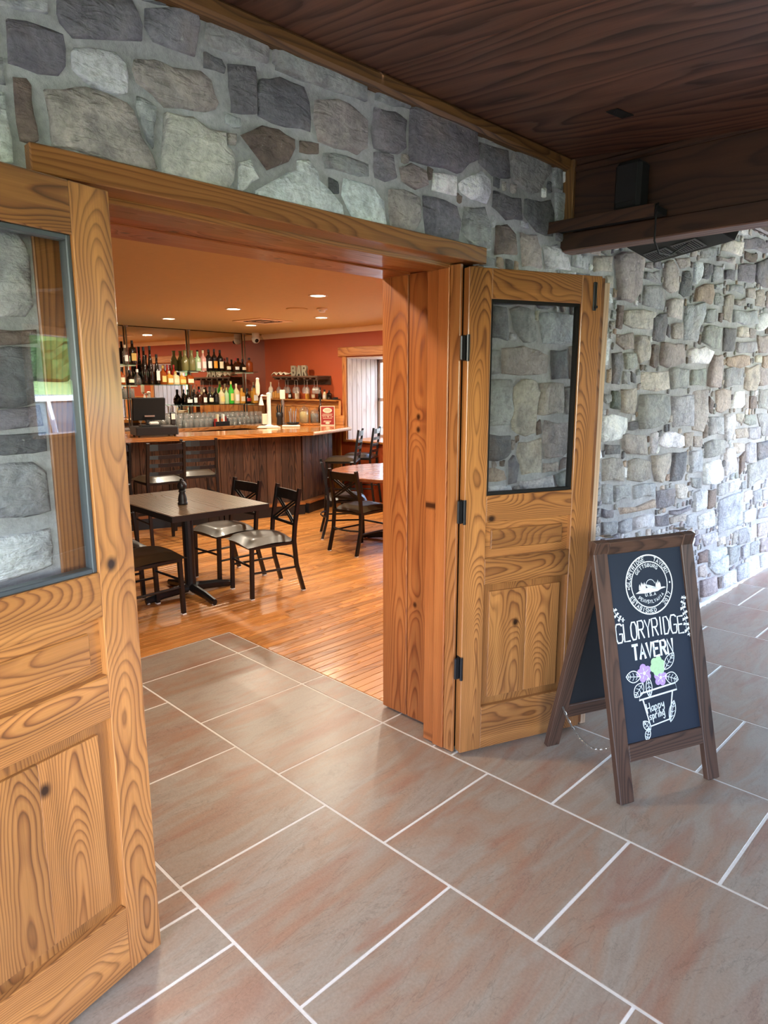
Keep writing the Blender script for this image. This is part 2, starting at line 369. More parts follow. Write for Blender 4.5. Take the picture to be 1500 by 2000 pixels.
STONES = '''
L -1555 2363 -1457 2398 -1460 2369 -1511 2357 -1556 2354
v -1439 2404 -1262 2466 -1249 2446 -1239 2421 -1242 2385 -1348 2354 -1409 2338 -1423 2349 -1436 2360 -1441 2377
v -1232 2460 -1179 2479 -1127 2497 -1089 2501 -1083 2473 -1101 2393 -1164 2391 -1215 2392 -1235 2419
d -1238 2475 -1077 2531 -1081 2510 -1126 2503 -1194 2480
g -1053 2513 -1071 2446 -1049 2431 -938 2438 -875 2445 -871 2533 -933 2545 -1003 2557 -1049 2541
v -1547 2330 -1509 2339 -1458 2341 -1430 2339 -1426 2310 -1429 2274 -1446 2250 -1491 2241 -1529 2245 -1551 2245
L -1409 2321 -1367 2334 -1313 2341 -1286 2324 -1284 2296 -1289 2258 -1311 2248 -1365 2245 -1395 2257 -1417 2274 -1416 2309
s -1267 2339 -1217 2353 -1167 2351 -1086 2366 -1053 2353 -1049 2327 -1034 2304 -1046 2285 -1075 2271 -1146 2261 -1194 2251 -1227 2274 -1265 2289 -1273 2316
b -1544 2224 -1515 2228 -1506 2217 -1506 2157 -1503 2103 -1516 2093 -1541 2095 -1545 2132
p -1483 2213 -1444 2223 -1391 2244 -1338 2244 -1293 2236 -1275 2224 -1267 2200 -1259 2168 -1237 2138 -1224 2102 -1260 2094 -1350 2093 -1420 2102 -1475 2098 -1476 2157
g -1265 2260 -1243 2257 -1219 2247 -1218 2225 -1231 2148 -1245 2163 -1259 2202 -1268 2234
T -1197 2239 -1120 2250 -1077 2234 -1019 2238 -1015 2206 -995 2192 -998 2119 -1021 2090 -1096 2086 -1157 2086 -1210 2087 -1203 2190
d -1005 2408 -920 2424 -916 2364 -919 2306 -999 2290 -1005 2353
d -1075 2414 -1022 2412 -1011 2393 -1015 2380 -1077 2376
L -1572 2188 -1565 2183 -1565 2142 -1558 2091 -1561 2044 -1585 2043
g -859 2523 -806 2545 -809 2442 -858 2452
g -846 2526 -752 2533 -647 2541 -573 2538 -499 2527 -500 2448 -545 2449 -649 2440 -755 2435 -849 2438
g -459 2533 -380 2548 -296 2537 -296 2481 -379 2466 -459 2465
d -905 2399 -838 2424 -747 2423 -726 2388 -724 2307 -818 2297 -913 2304 -918 2360
p -708 2399 -622 2425 -545 2416 -495 2395 -496 2314 -537 2285 -634 2283 -698 2288 -714 2341
v -464 2444 -369 2455 -313 2441 -318 2354 -351 2328 -465 2321 -480 2372
v -290 2525 -172 2546 -44 2538 59 2525 70 2400 15 2373 -38 2330 -168 2327 -300 2321
b -972 2242 -903 2283 -843 2288 -785 2274 -786 2249 -813 2206 -887 2169 -940 2215
b -768 2275 -698 2282 -699 2253 -769 2243
w -980 2171 -945 2187 -916 2142 -940 2128 -960 2107 -987 2090
w -779 2220 -735 2232 -700 2204 -700 2181 -664 2165 -608 2122 -604 2095 -638 2079 -721 2083 -808 2087 -875 2079 -930 2091 -929 2109 -872 2144 -814 2181 -779 2194
w -597 2208 -528 2211 -466 2209 -417 2169 -407 2091 -466 2078 -549 2083 -607 2156
g -680 2260 -586 2274 -486 2271 -481 2234 -587 2223 -672 2219
v -465 2311 -379 2319 -362 2251 -412 2230 -460 2235
p -346 2290 -288 2317 -217 2306 -204 2259 -264 2233 -334 2249
w -174 2307 -44 2321 -42 2254 -179 2249
w -30 2300 44 2343 108 2372 160 2353 170 2305 142 2258 47 2258 -23 2274
g 80 2507 152 2524 243 2521 422 2528 406 2511 245 2496 96 2486
d 89 2469 269 2477 283 2377 175 2365 85 2395
g 301 2479 474 2522 584 2492 596 2467 503 2366 452 2348 315 2375 288 2430
g 610 2515 676 2520 686 2409 600 2412
p -396 2212 -334 2224 -240 2215 -233 2140 -274 2088 -379 2080 -396 2136
v -228 2224 -115 2229 -48 2217 -19 2166 -31 2091 -213 2081
g 6 2227 135 2249 176 2188 172 2092 54 2094 -4 2135
b 206 2192 276 2207 344 2178 357 2098 204 2079
d 185 2316 368 2319 382 2237 276 2220 180 2256
d 402 2325 596 2355 638 2306 636 2210 497 2209 398 2258
p 376 2191 498 2200 538 2149 544 2065 402 2058
L 555 2161 667 2186 771 2140 797 2088 581 2069
g 91 2069 197 2065 198 2039 92 2031
d 182 1886 287 1888 309 1821 313 1753 199 1761
g 318 1883 386 1902 504 1890 530 1813 527 1762 434 1751 354 1803
l 545 1882 686 1896 837 1891 833 1775 713 1754 583 1753 557 1814
p 272 1724 422 1740 557 1726 643 1707 643 1624 510 1615 278 1620
d 653 1730 790 1738 803 1602 674 1597
g 183 1599 341 1599 361 1470 326 1406 192 1405
t 368 1564 431 1600 525 1593 563 1548 548 1465 549 1359 474 1347 366 1383 349 1449
t 565 1582 774 1582 786 1443 665 1439 564 1442 585 1540
g 791 1562 901 1570 915 1431 818 1434
b 553 1404 587 1422 599 1356 564 1350
p 623 1417 870 1400 896 1300 790 1233 638 1236 617 1316
d 187 1377 354 1361 365 1287 322 1261 193 1263
t 422 1328 601 1337 620 1174 458 1177 405 1277
v 348 1251 379 1275 428 1230 420 1147 354 1146
o 188 1235 312 1210 327 1171 191 1174
t 632 1217 760 1214 757 1166 628 1173
L 439 1152 712 1154 734 1073 436 1095
g 742 1155 909 1165 920 1053 772 1077
L 204 1154 367 1141 396 1096 206 1110
g 801 1942 872 1940 887 1793 840 1783
p 812 1751 898 1762 915 1594 826 1602
g 166 1720 260 1716 265 1620 171 1612
v 488 1930 624 1946 669 1916 544 1900
d 192 1910 372 1920 373 1904 193 1893
p 1209 2201 1279 2229 1386 2243 1481 2248 1527 2220 1534 2066 1467 2018 1422 1994 1266 1995 1233 2131
t 1001 2175 1173 2196 1175 2122 1009 2104
p 1554 2209 1637 2226 1661 2189 1557 2188
g 1561 2168 1749 2196 1770 2125 1654 2124 1558 2129
p 1787 2236 1904 2269 2002 2216 2013 2110 1919 2086 1800 2113
t 1931 2280 2136 2309 2146 2263 2018 2233
d 2061 2223 2151 2237 2214 2192 2181 2094 2100 2079 2026 2096
w 2213 2295 2342 2306 2348 2230 2272 2170 2226 2185
d 2358 2304 2490 2311 2501 2263 2442 2216 2356 2215
g 2293 2376 2547 2417 2547 2368 2304 2325
p 2571 2371 2892 2406 2905 2360 2578 2342
T 2637 2446 2813 2504 2998 2512 2996 2423 2634 2412
v 3031 2543 3264 2585 3485 2570 3506 2506 3064 2477
l 2513 2314 2656 2322 2697 2259 2515 2206
d 2724 2304 2940 2328 2933 2257 2739 2246
v 2970 2367 3261 2401 3283 2278 2986 2262
v 3301 2415 3574 2486 3643 2279 3338 2298
b 3067 2468 3297 2479 3285 2418 3082 2416
l 1563 2097 1781 2115 1828 2063 1822 1988 1676 1992 1554 1997
T 1860 2043 2082 2070 2104 2008 2105 1953 1867 1953
l 2139 2043 2404 2080 2442 2016 2364 1903 2368 1836 2150 1835 2124 1962
o 2277 2150 2540 2200 2554 2143 2523 2073 2251 2068
g 2576 2153 2713 2148 2742 2081 2594 2078
g 2565 2199 2707 2221 2727 2193 2571 2174
g 2823 2220 3103 2242 3119 2189 2833 2181
p 3165 2230 3337 2251 3374 2178 3182 2171
t 3378 2235 3554 2261 3578 2136 3398 2132
b 1261 1974 1322 1975 1323 1855 1269 1859
T 1341 1949 1475 1966 1698 1968 1702 1942 1677 1933 1687 1875 1440 1868 1342 1884
v 1716 1943 1862 1976 1877 1916 1853 1815 1705 1816
p 1950 1920 2108 1937 2126 1850 1986 1836 1943 1873
d 1902 1917 1943 1904 1935 1842 1894 1855
g 2439 2029 2624 2055 2669 2024 2667 1980 2455 1959
b 2691 2034 2748 2038 2749 1976 2692 1982
t 2752 2143 2930 2167 2934 2051 2926 1983 2769 1995
p 2958 2143 3167 2170 3183 2115 2968 2108
l 2955 2075 3413 2104 3458 2010 3178 1984 2965 1990
w 3483 2080 3671 2103 3727 2026 3599 1968 3442 1960
n 2440 1924 2528 1950 2777 1947 2783 1872 2760 1808 2635 1804 2424 1839
d 2802 1948 3001 1955 3030 1799 2816 1792
T 3069 1963 3269 1975 3288 1909 3073 1899
p 3300 1972 3454 1970 3441 1911 3318 1910
l 3068 1866 3464 1887 3501 1819 3260 1801 3072 1800
p 3497 1933 3754 1946 3798 1813 3569 1806
p 1280 1832 1460 1848 1472 1763 1377 1752 1279 1784
t 1495 1836 1613 1841 1697 1778 1687 1710 1568 1685 1490 1756
b 1709 1794 1800 1797 1796 1713 1767 1666 1701 1680
p 1835 1814 2132 1818 2196 1764 2208 1706 2036 1678 1839 1683 1819 1744
w 2244 1790 2354 1794 2488 1816 2652 1787 2626 1742 2585 1706 2263 1703 2230 1756
p 2668 1769 2821 1774 2840 1646 2798 1554 2594 1564 2591 1679
o 2904 1758 3065 1772 3356 1780 3391 1717 2975 1695 2874 1720
T 3496 1784 3645 1793 3663 1737 3509 1739
o 3680 1789 3803 1798 3836 1699 3683 1707
d 1240 1734 1346 1744 1370 1660 1338 1574 1260 1577
n 1371 1738 1509 1742 1536 1670 1407 1653
g 1379 1646 1454 1639 1464 1574 1377 1577
d 1468 1647 1525 1633 1533 1581 1481 1588
T 1592 1645 1941 1653 1960 1549 1606 1551
g 1968 1665 2161 1672 2266 1666 2264 1590 2251 1548 2020 1545
n 2303 1666 2555 1679 2573 1600 2545 1564 2302 1569
g 2884 1679 3278 1685 3296 1572 2904 1549
t 3304 1700 3578 1725 3600 1603 3557 1531 3319 1543
p 3604 1716 3839 1688 3878 1572 3646 1562
N 1264 1546 1326 1545 1360 1524 1371 1443 1260 1454
t 1369 1552 1553 1559 1565 1484 1540 1416 1383 1429
n 1602 1521 1810 1523 1986 1513 2024 1418 1977 1346 1805 1329 1623 1329 1583 1423
l 2031 1508 2313 1513 2367 1313 2084 1317
p 2342 1539 2610 1546 2629 1393 2564 1268 2400 1285 2356 1418
b 2638 1501 2730 1463 2711 1381 2644 1401
t 2750 1536 3031 1534 3051 1409 2894 1380 2784 1397
w 3133 1524 3324 1528 3337 1427 3284 1404 3065 1409
p 3343 1512 3433 1502 3444 1400 3360 1402
b 3448 1491 3639 1479 3648 1395 3463 1399
g 3669 1541 3889 1540 3943 1376 3699 1393
w 1175 1413 1459 1397 1474 1351 1425 1286 1191 1281
d 1479 1373 1581 1377 1588 1331 1486 1328
l 2665 1364 2927 1355 2959 1229 2696 1234
L 2963 1373 3146 1373 3198 1307 3137 1190 3028 1177 2958 1287
T 3205 1366 3372 1361 3315 1292 3225 1316
n 3396 1350 3648 1342 3670 1272 3392 1291
g 3678 1352 3958 1332 4010 1175 3854 1172
p 1409 1309 1471 1314 1718 1293 1747 1172 1487 1199 1424 1234
d 1223 1269 1389 1255 1396 1206 1229 1214
L 1782 1298 1867 1302 1870 1229 1851 1173 1793 1177
w 1912 1267 1946 1294 2110 1290 2233 1258 2257 1196 2086 1194 1962 1206 1878 1236
t 2267 1274 2402 1276 2393 1188 2283 1177
p 2427 1248 2583 1240 2587 1166 2437 1176
b 2589 1321 2668 1300 2660 1226 2599 1220
g 2631 1191 2997 1188 3006 1100 2654 1087
t 3212 1256 3449 1256 3502 1180 3262 1183
l 3506 1253 3760 1253 3791 1154 3522 1169
T 3204 1156 3419 1143 3437 1080 3287 1070
l 3460 1131 3681 1128 3728 973 3500 991
d 3722 1125 4025 1129 4071 991 3763 992
p 1202 1191 1407 1182 1449 1118 1442 1050 1216 1073
s 1502 1160 1649 1164 1792 1129 1818 1028 1509 1051
t 1804 1168 2060 1166 2085 1088 1981 987 1879 1006
d 2113 1163 2332 1156 2346 1030 2302 972 2094 984
l 2378 1153 2591 1147 2620 996 2408 1007
w 2630 1052 2949 1055 3011 971 3015 901 2676 906
L 3026 1128 3213 1126 3274 1009 3236 930 3093 923
b 3355 1044 3469 1078 3480 929 3394 905
n 3566 964 4079 967 4130 813 3622 775
g 1218 1058 1328 1046 1342 938 1231 952
g 1346 1037 1564 1026 1567 942 1358 944
l 1592 1011 1861 999 1875 914 1613 929
v 1909 944 2167 933 2177 826 1928 831
T 2195 956 2328 951 2408 897 2372 847 2235 863
g 2438 977 2609 960 2626 883 2476 909
L 2508 868 2745 861 2759 742 2537 733
b 2776 857 2918 851 2936 720 2796 718
g 2952 877 3180 864 3173 783 2958 797
L 3195 862 3438 859 3395 789 3209 789
T 3531 753 3728 753 3749 683 3554 674
g 3766 737 3957 739 3988 643 3802 621
g 3998 723 4162 717 4199 606 4025 639
o 1415 907 1873 900 1892 851 1412 860
v 1227 927 1371 900 1376 857 1233 881
g 1236 851 1416 834 1406 766 1245 782
l 1436 822 1597 826 1599 744 1435 761
L 1617 823 1900 807 1914 724 1628 749
v 1924 790 2108 779 2121 703 1936 721
v 2128 796 2478 786 2485 754 2133 771
t 2136 750 2383 742 2380 696 2157 703
l 2413 722 2587 714 2593 623 2428 647
L 2619 694 2919 697 2963 579 2655 592
l 2995 760 3485 766 3563 490 3352 497 3047 486
L 2720 549 2990 529 3033 454 2801 448
T 3050 474 3196 462 3212 401 3068 402
L 3570 593 3909 586 3899 491 3577 506
g 3952 574 4214 560 4249 455 3940 486
b 2692 422 2850 422 2874 322 2697 339
L 2883 411 3236 371 3238 325 2913 280
g 3500 463 3759 448 3759 321 3517 337
L 3806 441 3930 455 3949 329 3803 327
p 3961 444 4258 427 4296 314 3999 321
p 2715 318 2830 319 2896 226 2855 212 2733 237
L 2913 280 3269 307 3305 168 3073 190
g 3270 367 3564 335 3591 199 3327 212
l 3604 310 3803 301 3839 179 3634 204
g 3831 297 4042 288 4077 175 3863 187
p 4080 294 4310 271 4353 140 4112 169
p 2768 207 3092 175 3133 47 2798 75
b 3129 155 3228 147 3236 48 3152 61
L 3250 148 3517 144 3533 22 3271 41
l 3531 160 3811 145 3872 2 3579 25
L 3851 164 4086 147 4131 4 3893 25
l 4121 141 4358 125 4408 -23 4171 9
L -1616 1913 -1576 1917 -1553 1886 -1543 1827 -1543 1751 -1563 1724 -1635 1720
b -1646 1697 -1542 1700 -1543 1669 -1650 1659
d -1650 1654 -1548 1661 -1552 1590 -1549 1539 -1606 1522 -1663 1528
v -1663 1521 -1550 1531 -1544 1482 -1668 1474
d -1669 1467 -1542 1468 -1544 1424 -1596 1420 -1673 1425
g -1675 1399 -1577 1402 -1550 1378 -1548 1282 -1609 1273 -1687 1281
L -1691 1236 -1597 1238 -1552 1242 -1554 1150 -1574 1142 -1702 1129'''
# ---------------------------------------------------------------- materials
c = srgb
M_door = wood('door_wood', c(186, 127, 70), c(147, 93, 49), c(80, 45, 21), ring=230, slope=.05, warp=.03, stretch=1.3, tone=.4, coat=.9, knots=1.7)
M_jamb = wood('jamb_wood', c(190, 116, 62), c(160, 86, 42), c(112, 56, 26), ring=150, slope=.03, warp=.02, tone=.22, knots=2.2)
M_trimw = wood('trim_wood', c(178, 118, 68), c(144, 88, 46), c(92, 52, 24), ring=150, slope=.03, warp=.02)
M_ply = wood('plywood_stained', c(122, 82, 64), c(84, 54, 42), c(40, 26, 20), ring=22, slope=.03, warp=.13, rough=.5, coat=.05, stretch=.8, fine=.35, tone=.1, z0=.1)
M_beam = wood('beam_wood', c(74, 46, 31), c(56, 33, 22), c(32, 19, 13), ring=60, slope=.03, warp=.03, rough=.5, coat=.0)
M_cove = wood('cove_wood', c(132, 92, 50), c(98, 64, 34), c(52, 32, 18), ring=120, slope=.02, rough=.5, coat=.05)
M_beamg = wood('beam_underside_wood', c(140, 104, 92), c(116, 84, 74), c(84, 58, 50), ring=60, slope=.03, rough=.55, coat=0)
M_raw = wood('unfinished_wood', c(214, 184, 156), c(200, 166, 138), c(176, 140, 112), ring=60, slope=.02, rough=.65, coat=0, fine=.12, tone=.05)
M_oak = wood('oak_strip', c(210, 146, 80), c(192, 124, 60), c(146, 86, 38), ring=150, slope=.02, warp=.012, rough=.3, coat=.25, tone=.5, z0=.03, zr=.2)
M_bark = wood('weathered_plank', c(104, 72, 50), c(64, 42, 30), c(24, 16, 12), ring=170, slope=.004, warp=.02, rough=.75, coat=0, fine=.5, tone=.5, bump=.5)
M_bartop = wood('bar_top_wood', c(206, 138, 72), c(176, 108, 50), c(120, 66, 28), ring=40, slope=.03, warp=.04, rough=.12, coat=.6)
M_pine = wood('pine_trim', c(214, 146, 76), c(188, 114, 52), c(140, 74, 30), ring=60, slope=.03, rough=.4, coat=.15)
M_white_board = wood('whitewashed_board', c(196, 178, 168), c(186, 168, 158), c(166, 146, 138), ring=40, slope=.03, rough=.6, coat=0, fine=.12, tone=.1)
M_aframe = wood('dark_stained_frame', c(98, 70, 55), c(70, 48, 37), c(36, 23, 18), ring=150, slope=.035, warp=.02, rough=.5, coat=.05, fine=.3, tone=.12)
M_black = plain('black_metal', (28, 28, 30), .38, .3, .2)
M_blackp = plain('black_plastic', (24, 24, 26), .45)
M_blackm = plain('black_matte', (12, 12, 13), .8)
M_vinyl = plain('black_vinyl', (44, 38, 32), .34, 0, .25, bump=.15, scale=30)
M_seatw = plain('seat_vinyl', (62, 50, 34), .36, 0, .12, bump=.2, scale=14)
M_steel = plain('brushed_steel', (190, 188, 184), .28, .95)
M_chain = plain('chain_steel', (200, 196, 188), .3, .9)
M_lead = plain('grey_bead', (92, 98, 104), .35, .5)
M_darkgap = plain('dark_gap', (14, 11, 9), .9)
M_white = plain('white_plastic', (232, 228, 220), .4)
M_cream = plain('cream_cloth', (226, 214, 188), .9, bump=.3)
M_grout = plain('grout', (226, 220, 210), .85, scale=60, bump=.2)
M_sealer = plain('white_sealer', (226, 230, 234), .7, scale=30, bump=.4)
M_board = plain('chalkboard', (30, 40, 56), .75, noise_amt=.25, scale=5)
M_boardback = plain('chalkboard_back', (30, 33, 38), .6, noise_amt=.15, scale=5)
M_chalk = plain('white_chalk', (244, 250, 252), .9, noise_amt=.15, scale=90)
M_lilac = plain('lilac_chalk', (196, 160, 226), .9, noise_amt=.15, scale=90)
M_mint = plain('mint_chalk', (190, 226, 176), .9, noise_amt=.15, scale=90)
M_red = plain('sign_red', (150, 42, 38), .45)
M_gold = plain('sign_cream', (236, 220, 190), .5)
M_redwall = plain('terracotta_paint', (170, 74, 34), .55, noise_amt=.1, scale=3, bump=.25)
M_tanwall = plain('tan_paint', (196, 140, 84), .7, noise_amt=.06, scale=3)
M_ceil = plain('tan_ceiling_paint', (212, 184, 124), .75, noise_amt=.05, scale=20, bump=.25)
M_crown = plain('crown_paint', (244, 218, 184), .6, noise_amt=.04)
M_conc = plain('pavement', (150, 148, 142), .9)

def glassy(name, tint=(1, 1, 1), base=.04, rough=.0, haze=0):
    t = NT(name)
    tr = t.n('BsdfTransparent'); tr.inputs[0].default_value = tuple(tint) + (1,)
    gl = t.n('BsdfGlossy'); gl.inputs['Roughness'].default_value = rough
    ge = t.n('NewGeometry')
    dt = t.n('VectorMath', operation='DOT_PRODUCT')
    t.lk(ge.outputs['Normal'], dt.inputs[0]); t.lk(ge.outputs['Incoming'], dt.inputs[1])
    k5 = t.math('POWER', t.math('SUBTRACT', 1.0, t.math('ABSOLUTE', dt.outputs['Value'])), 5.0)
    mx = t.n('MixShader')
    t.lk(t.math('MULTIPLY_ADD', k5, 1 - base, base), mx.inputs[0])
    body = tr.outputs[0]
    if haze:
        df = t.n('BsdfTranslucent'); d2 = t.n('BsdfDiffuse'); ad = t.n('MixShader'); ad2 = t.n('MixShader'); ad2.inputs[0].default_value = .5
        t.lk(df.outputs[0], ad2.inputs[1]); t.lk(d2.outputs[0], ad2.inputs[2])
        ad.inputs[0].default_value = haze
        t.lk(body, ad.inputs[1]); t.lk(ad2.outputs[0], ad.inputs[2]); body = ad.outputs[0]
    t.lk(body, mx.inputs[1]); t.lk(gl.outputs[0], mx.inputs[2])
    t.lk(mx.outputs[0], t.out.inputs[0])
    return t.m
M_pane = glassy('window_glass', (.95, .97, .97), .11)
M_shelfg = glassy('shelf_glass', (.72, .86, .8), .1)
M_clear = glassy('clear_glass', (.9, .92, .9), .15, .04, .08)
M_drink = glassy('drinking_glass', (.93, .94, .92), .22, .06, .24)

def bottle_glass(name, col, rough=.08):
    t = NT(name)
    t.b.inputs['Base Color'].default_value = srgb(col) + (1,)
    t.set(Roughness=rough, Coat_Weight=.6, Coat_Roughness=.04)
    return t.m
M_mirror = NT('mirror').set(Metallic=1.0, Roughness=0.0).m
M_mirror.node_tree.nodes['Principled BSDF'].inputs['Base Color'].default_value = (.70, .66, .60, 1)

def emit(name, col, st):
    t = NT(name)
    t.b.inputs['Base Color'].default_value = (1, 1, 1, 1)
    t.b.inputs['Emission Color'].default_value = tuple(col) + (1,)
    t.b.inputs['Emission Strength'].default_value = st
    return t.m
M_lamp = emit('lamp_diffuser', (1, .80, .52), 14)

# stone: colour comes from each stone's own vertex colour
def stone_mat():
    t = NT('field_stone')
    at = t.n('Attribute', attribute_name='Col')
    o = t.obj()
    n1 = t.noise(o, 9, 4, .6, .6)
    n2 = t.noise(o, 55, 4, .65)
    n3 = t.noise(t.vmath('MULTIPLY', o, (14, 14, 40)), 1, 3, .6, .8)
    col = t.mix(1, at.outputs[0], t.ramp(n1, [(.28, (.58, .58, .62)), (.5, (1, 1, 1)), (.72, (1.3, 1.28, 1.24))]), 'MULTIPLY')
    col = t.mix(1, col, t.ramp(n2, [(.3, (.72, .72, .72)), (.55, (1.02, 1.02, 1.02)), (.75, (1.15, 1.15, 1.15))]), 'MULTIPLY')
    rust = t.ramp(t.noise(t.vmath('ADD', o, (5, 2, 9)), 5, 3, .6), [(.52, (0, 0, 0)), (.68, (1, 1, 1))])
    col = t.mix(t.math('MULTIPLY', rust, .22), col, (.36, .25, .19))
    n4 = t.noise(o, 34, 6, .8, .4)
    col = t.mix(t.math('MULTIPLY', t.ramp(n4, [(.62, (0, 0, 0)), (.70, (1, 1, 1))]), .45), col, (.62, .60, .60))
    col = t.mix(t.math('MULTIPLY', t.ramp(t.noise(t.vmath('ADD', o, (3, 1, 7)), 26, 6, .8, .8), [(.30, (1, 1, 1)), (.38, (0, 0, 0))]), .55), col, (.07, .065, .065))
    t.lk(col, t.b.inputs['Base Color'])
    t.set(Roughness=.82)
    h = t.math('ADD', t.math('MULTIPLY', n1, 1.0), t.math('ADD', t.math('MULTIPLY', n2, .35), t.math('MULTIPLY', n3, .8)))
    t.bump(h, .9, .018)
    return t.m
M_stone = stone_mat()

def mortar_mat():
    t = NT('mortar')
    o = t.obj()
    n1 = t.noise(o, 4, 3, .6); n2 = t.noise(o, 60, 4, .7)
    col = t.ramp(n1, [(.3, srgb(156, 154, 158)), (.7, srgb(188, 186, 191))])
    col = t.mix(1, col, t.ramp(n2, [(.3, (.8, .8, .8)), (.7, (1.12, 1.12, 1.12))]), 'MULTIPLY')
    t.lk(col, t.b.inputs['Base Color']); t.set(Roughness=.9)
    t.bump(t.math('ADD', t.math('MULTIPLY', t.noise(o, 14, 3), .8), t.math('MULTIPLY', n2, .4)), .7, .012)
    return t.m
M_mortar = mortar_mat()

def tile_mat():
    t = NT('porch_tile')
    rnd = t.rnd()
    off = t.n('CombineXYZ')
    for i, kf in enumerate((31.7, 17.3, 5.1)): t.val(off.inputs[i], t.math('MULTIPLY', rnd, kf))
    p = t.vmath('ADD', t.obj(), off.outputs[0])
    n0 = t.noise(p, 2.0, 2, .5)
    q = t.vmath('MULTIPLY', p, (1.6, 6.5, 1))
    q2 = t.vmath('ADD', q, t.vmath('MULTIPLY', t.n('CombineXYZ').outputs[0], (1, 1, 1)))
    s1 = t.noise(q2, 1.0, 4, .6, 1.2)
    s2 = t.noise(t.vmath('ADD', q, (9, 4, 2)), .8, 4, .55, 1.5)
    f = t.noise(p, 130, 3, .7)
    col = t.ramp(s1, [(.30, srgb(164, 128, 104)), (.44, srgb(158, 134, 114)), (.58, srgb(160, 146, 130)), (.74, srgb(150, 132, 116))])
    col = t.mix(t.ramp(s2, [(.52, (0, 0, 0)), (.70, (.75, .75, .75))]), col, srgb(152, 108, 86))
    vein = t.ramp(t.math('ABSOLUTE', t.math('SUBTRACT', t.noise(t.vmath('ADD', q, (3, 8, 1)), 1.3, 5, .65, 1.0), .5)), [(0, (.8, .8, .8)), (.012, (1, 1, 1))])
    col = t.mix(1, col, vein, 'MULTIPLY')
    col = t.mix(1, col, t.ramp(f, [(.3, (.86, .86, .86)), (.7, (1.08, 1.08, 1.08))]), 'MULTIPLY')
    t.lk(col, t.b.inputs['Base Color'])
    t.set(Roughness=t.math('MULTIPLY_ADD', f, .16, .24), Specular_IOR_Level=.5)
    t.bump(t.math('ADD', f, t.math('MULTIPLY', s1, 2.0)), .12, .003)
    return t.m
M_tile = tile_mat()

def lawn_mat(name, a, b, sc):
    t = NT(name)
    t.lk(t.ramp(t.noise(t.obj(), sc, 5, .7), [(.3, srgb(a)), (.7, srgb(b))]), t.b.inputs['Base Color'])
    t.set(Roughness=.9)
    return t.m
M_lawn = lawn_mat('lawn_grass', (96, 124, 66), (128, 152, 88), 2)
M_leaf = lawn_mat('tree_leaves', (34, 62, 26), (84, 122, 58), 6)
M_barktree = plain('tree_bark', (80, 66, 54), .9)
M_car = plain('white_car_paint', (232, 236, 240), .25, 0, .8, noise_amt=.0)
M_carglass = plain('car_glass', (60, 68, 76), .05, 0, .5, noise_amt=0)
M_tyre = plain('tyre_rubber', (22, 22, 22), .8)

# ---------------------------------------------------------------- porch floor: slab of grout with every tile a part
floor = link('floor', MB().box((-4.0, -3.6, -.12), (6.2, .19, -.0012)), M_grout)
tag(floor, kind='structure')
TS = .61
tile_mesh = {}
def tile(x0, x1, y0, y1, par):
    g = .0045
    w, h = x1 - x0 - 2 * g, y1 - y0 - 2 * g
    if w < .02 or h < .02: return
    k = (round(w, 3), round(h, 3))
    me = tile_mesh.get(k)
    if me is None:
        me = MB().box((-w / 2, -h / 2, -.009), (w / 2, h / 2, 0), .0015).mesh('tile')
        me.materials.append(M_tile)
        tile_mesh[k] = me
    o = link('tile', me, None, par)
    o.location = ((x0 + x1) / 2, (y0 + y1) / 2, 0)
for i in range(-6, 10):
    half = (i % 2 == 0)
    x0 = i * TS
    for j in range(-7, 5):
        y0 = j * TS - (TS * .49 if half else 0)
        y1 = y0 + TS
        top = .195
        if i in (-2, -1): top = 2.165
        if i == -3: top = 2.165
        if y0 > top - .02: continue
        lo = max(y0, -3.58)
        if y1 <= -3.56: continue
        a = x0
        if i == -3: a = x0 if y0 < .19 - 1e-3 else -1.405
        if i == -3 and y0 < .19 < y1:
            tile(x0, x0 + TS, lo, .195, floor)
            tile(-1.405, x0 + TS, .195, y1, floor) if False else None
            continue
        tile(max(a, -3.99), min(x0 + TS, 6.19), lo, min(y1, top), floor)
# threshold strip and the narrow column of cut tiles inside the doorway
floor2 = link('floor', MB().box((-3.2, .19, -.12), (.158, 2.168, -.0012)), M_grout)
tag(floor2, kind='structure')
for y0, y1 in ((.30, .61), (.61, 1.22), (1.22, 1.83), (1.83, 2.165)):
    tile(0, .157, y0, y1, floor2)
tile(0, .05, .195, .30, floor2)
tile(-1.405, -1.22, .195, .30, floor2); tile(-1.405, -1.22, .30, .61, floor2)
for y0, y1 in ((.61, 1.22), (1.22, 1.83), (1.83, 2.165)):
    tile(-1.83, -1.22, y0, y1, floor2)

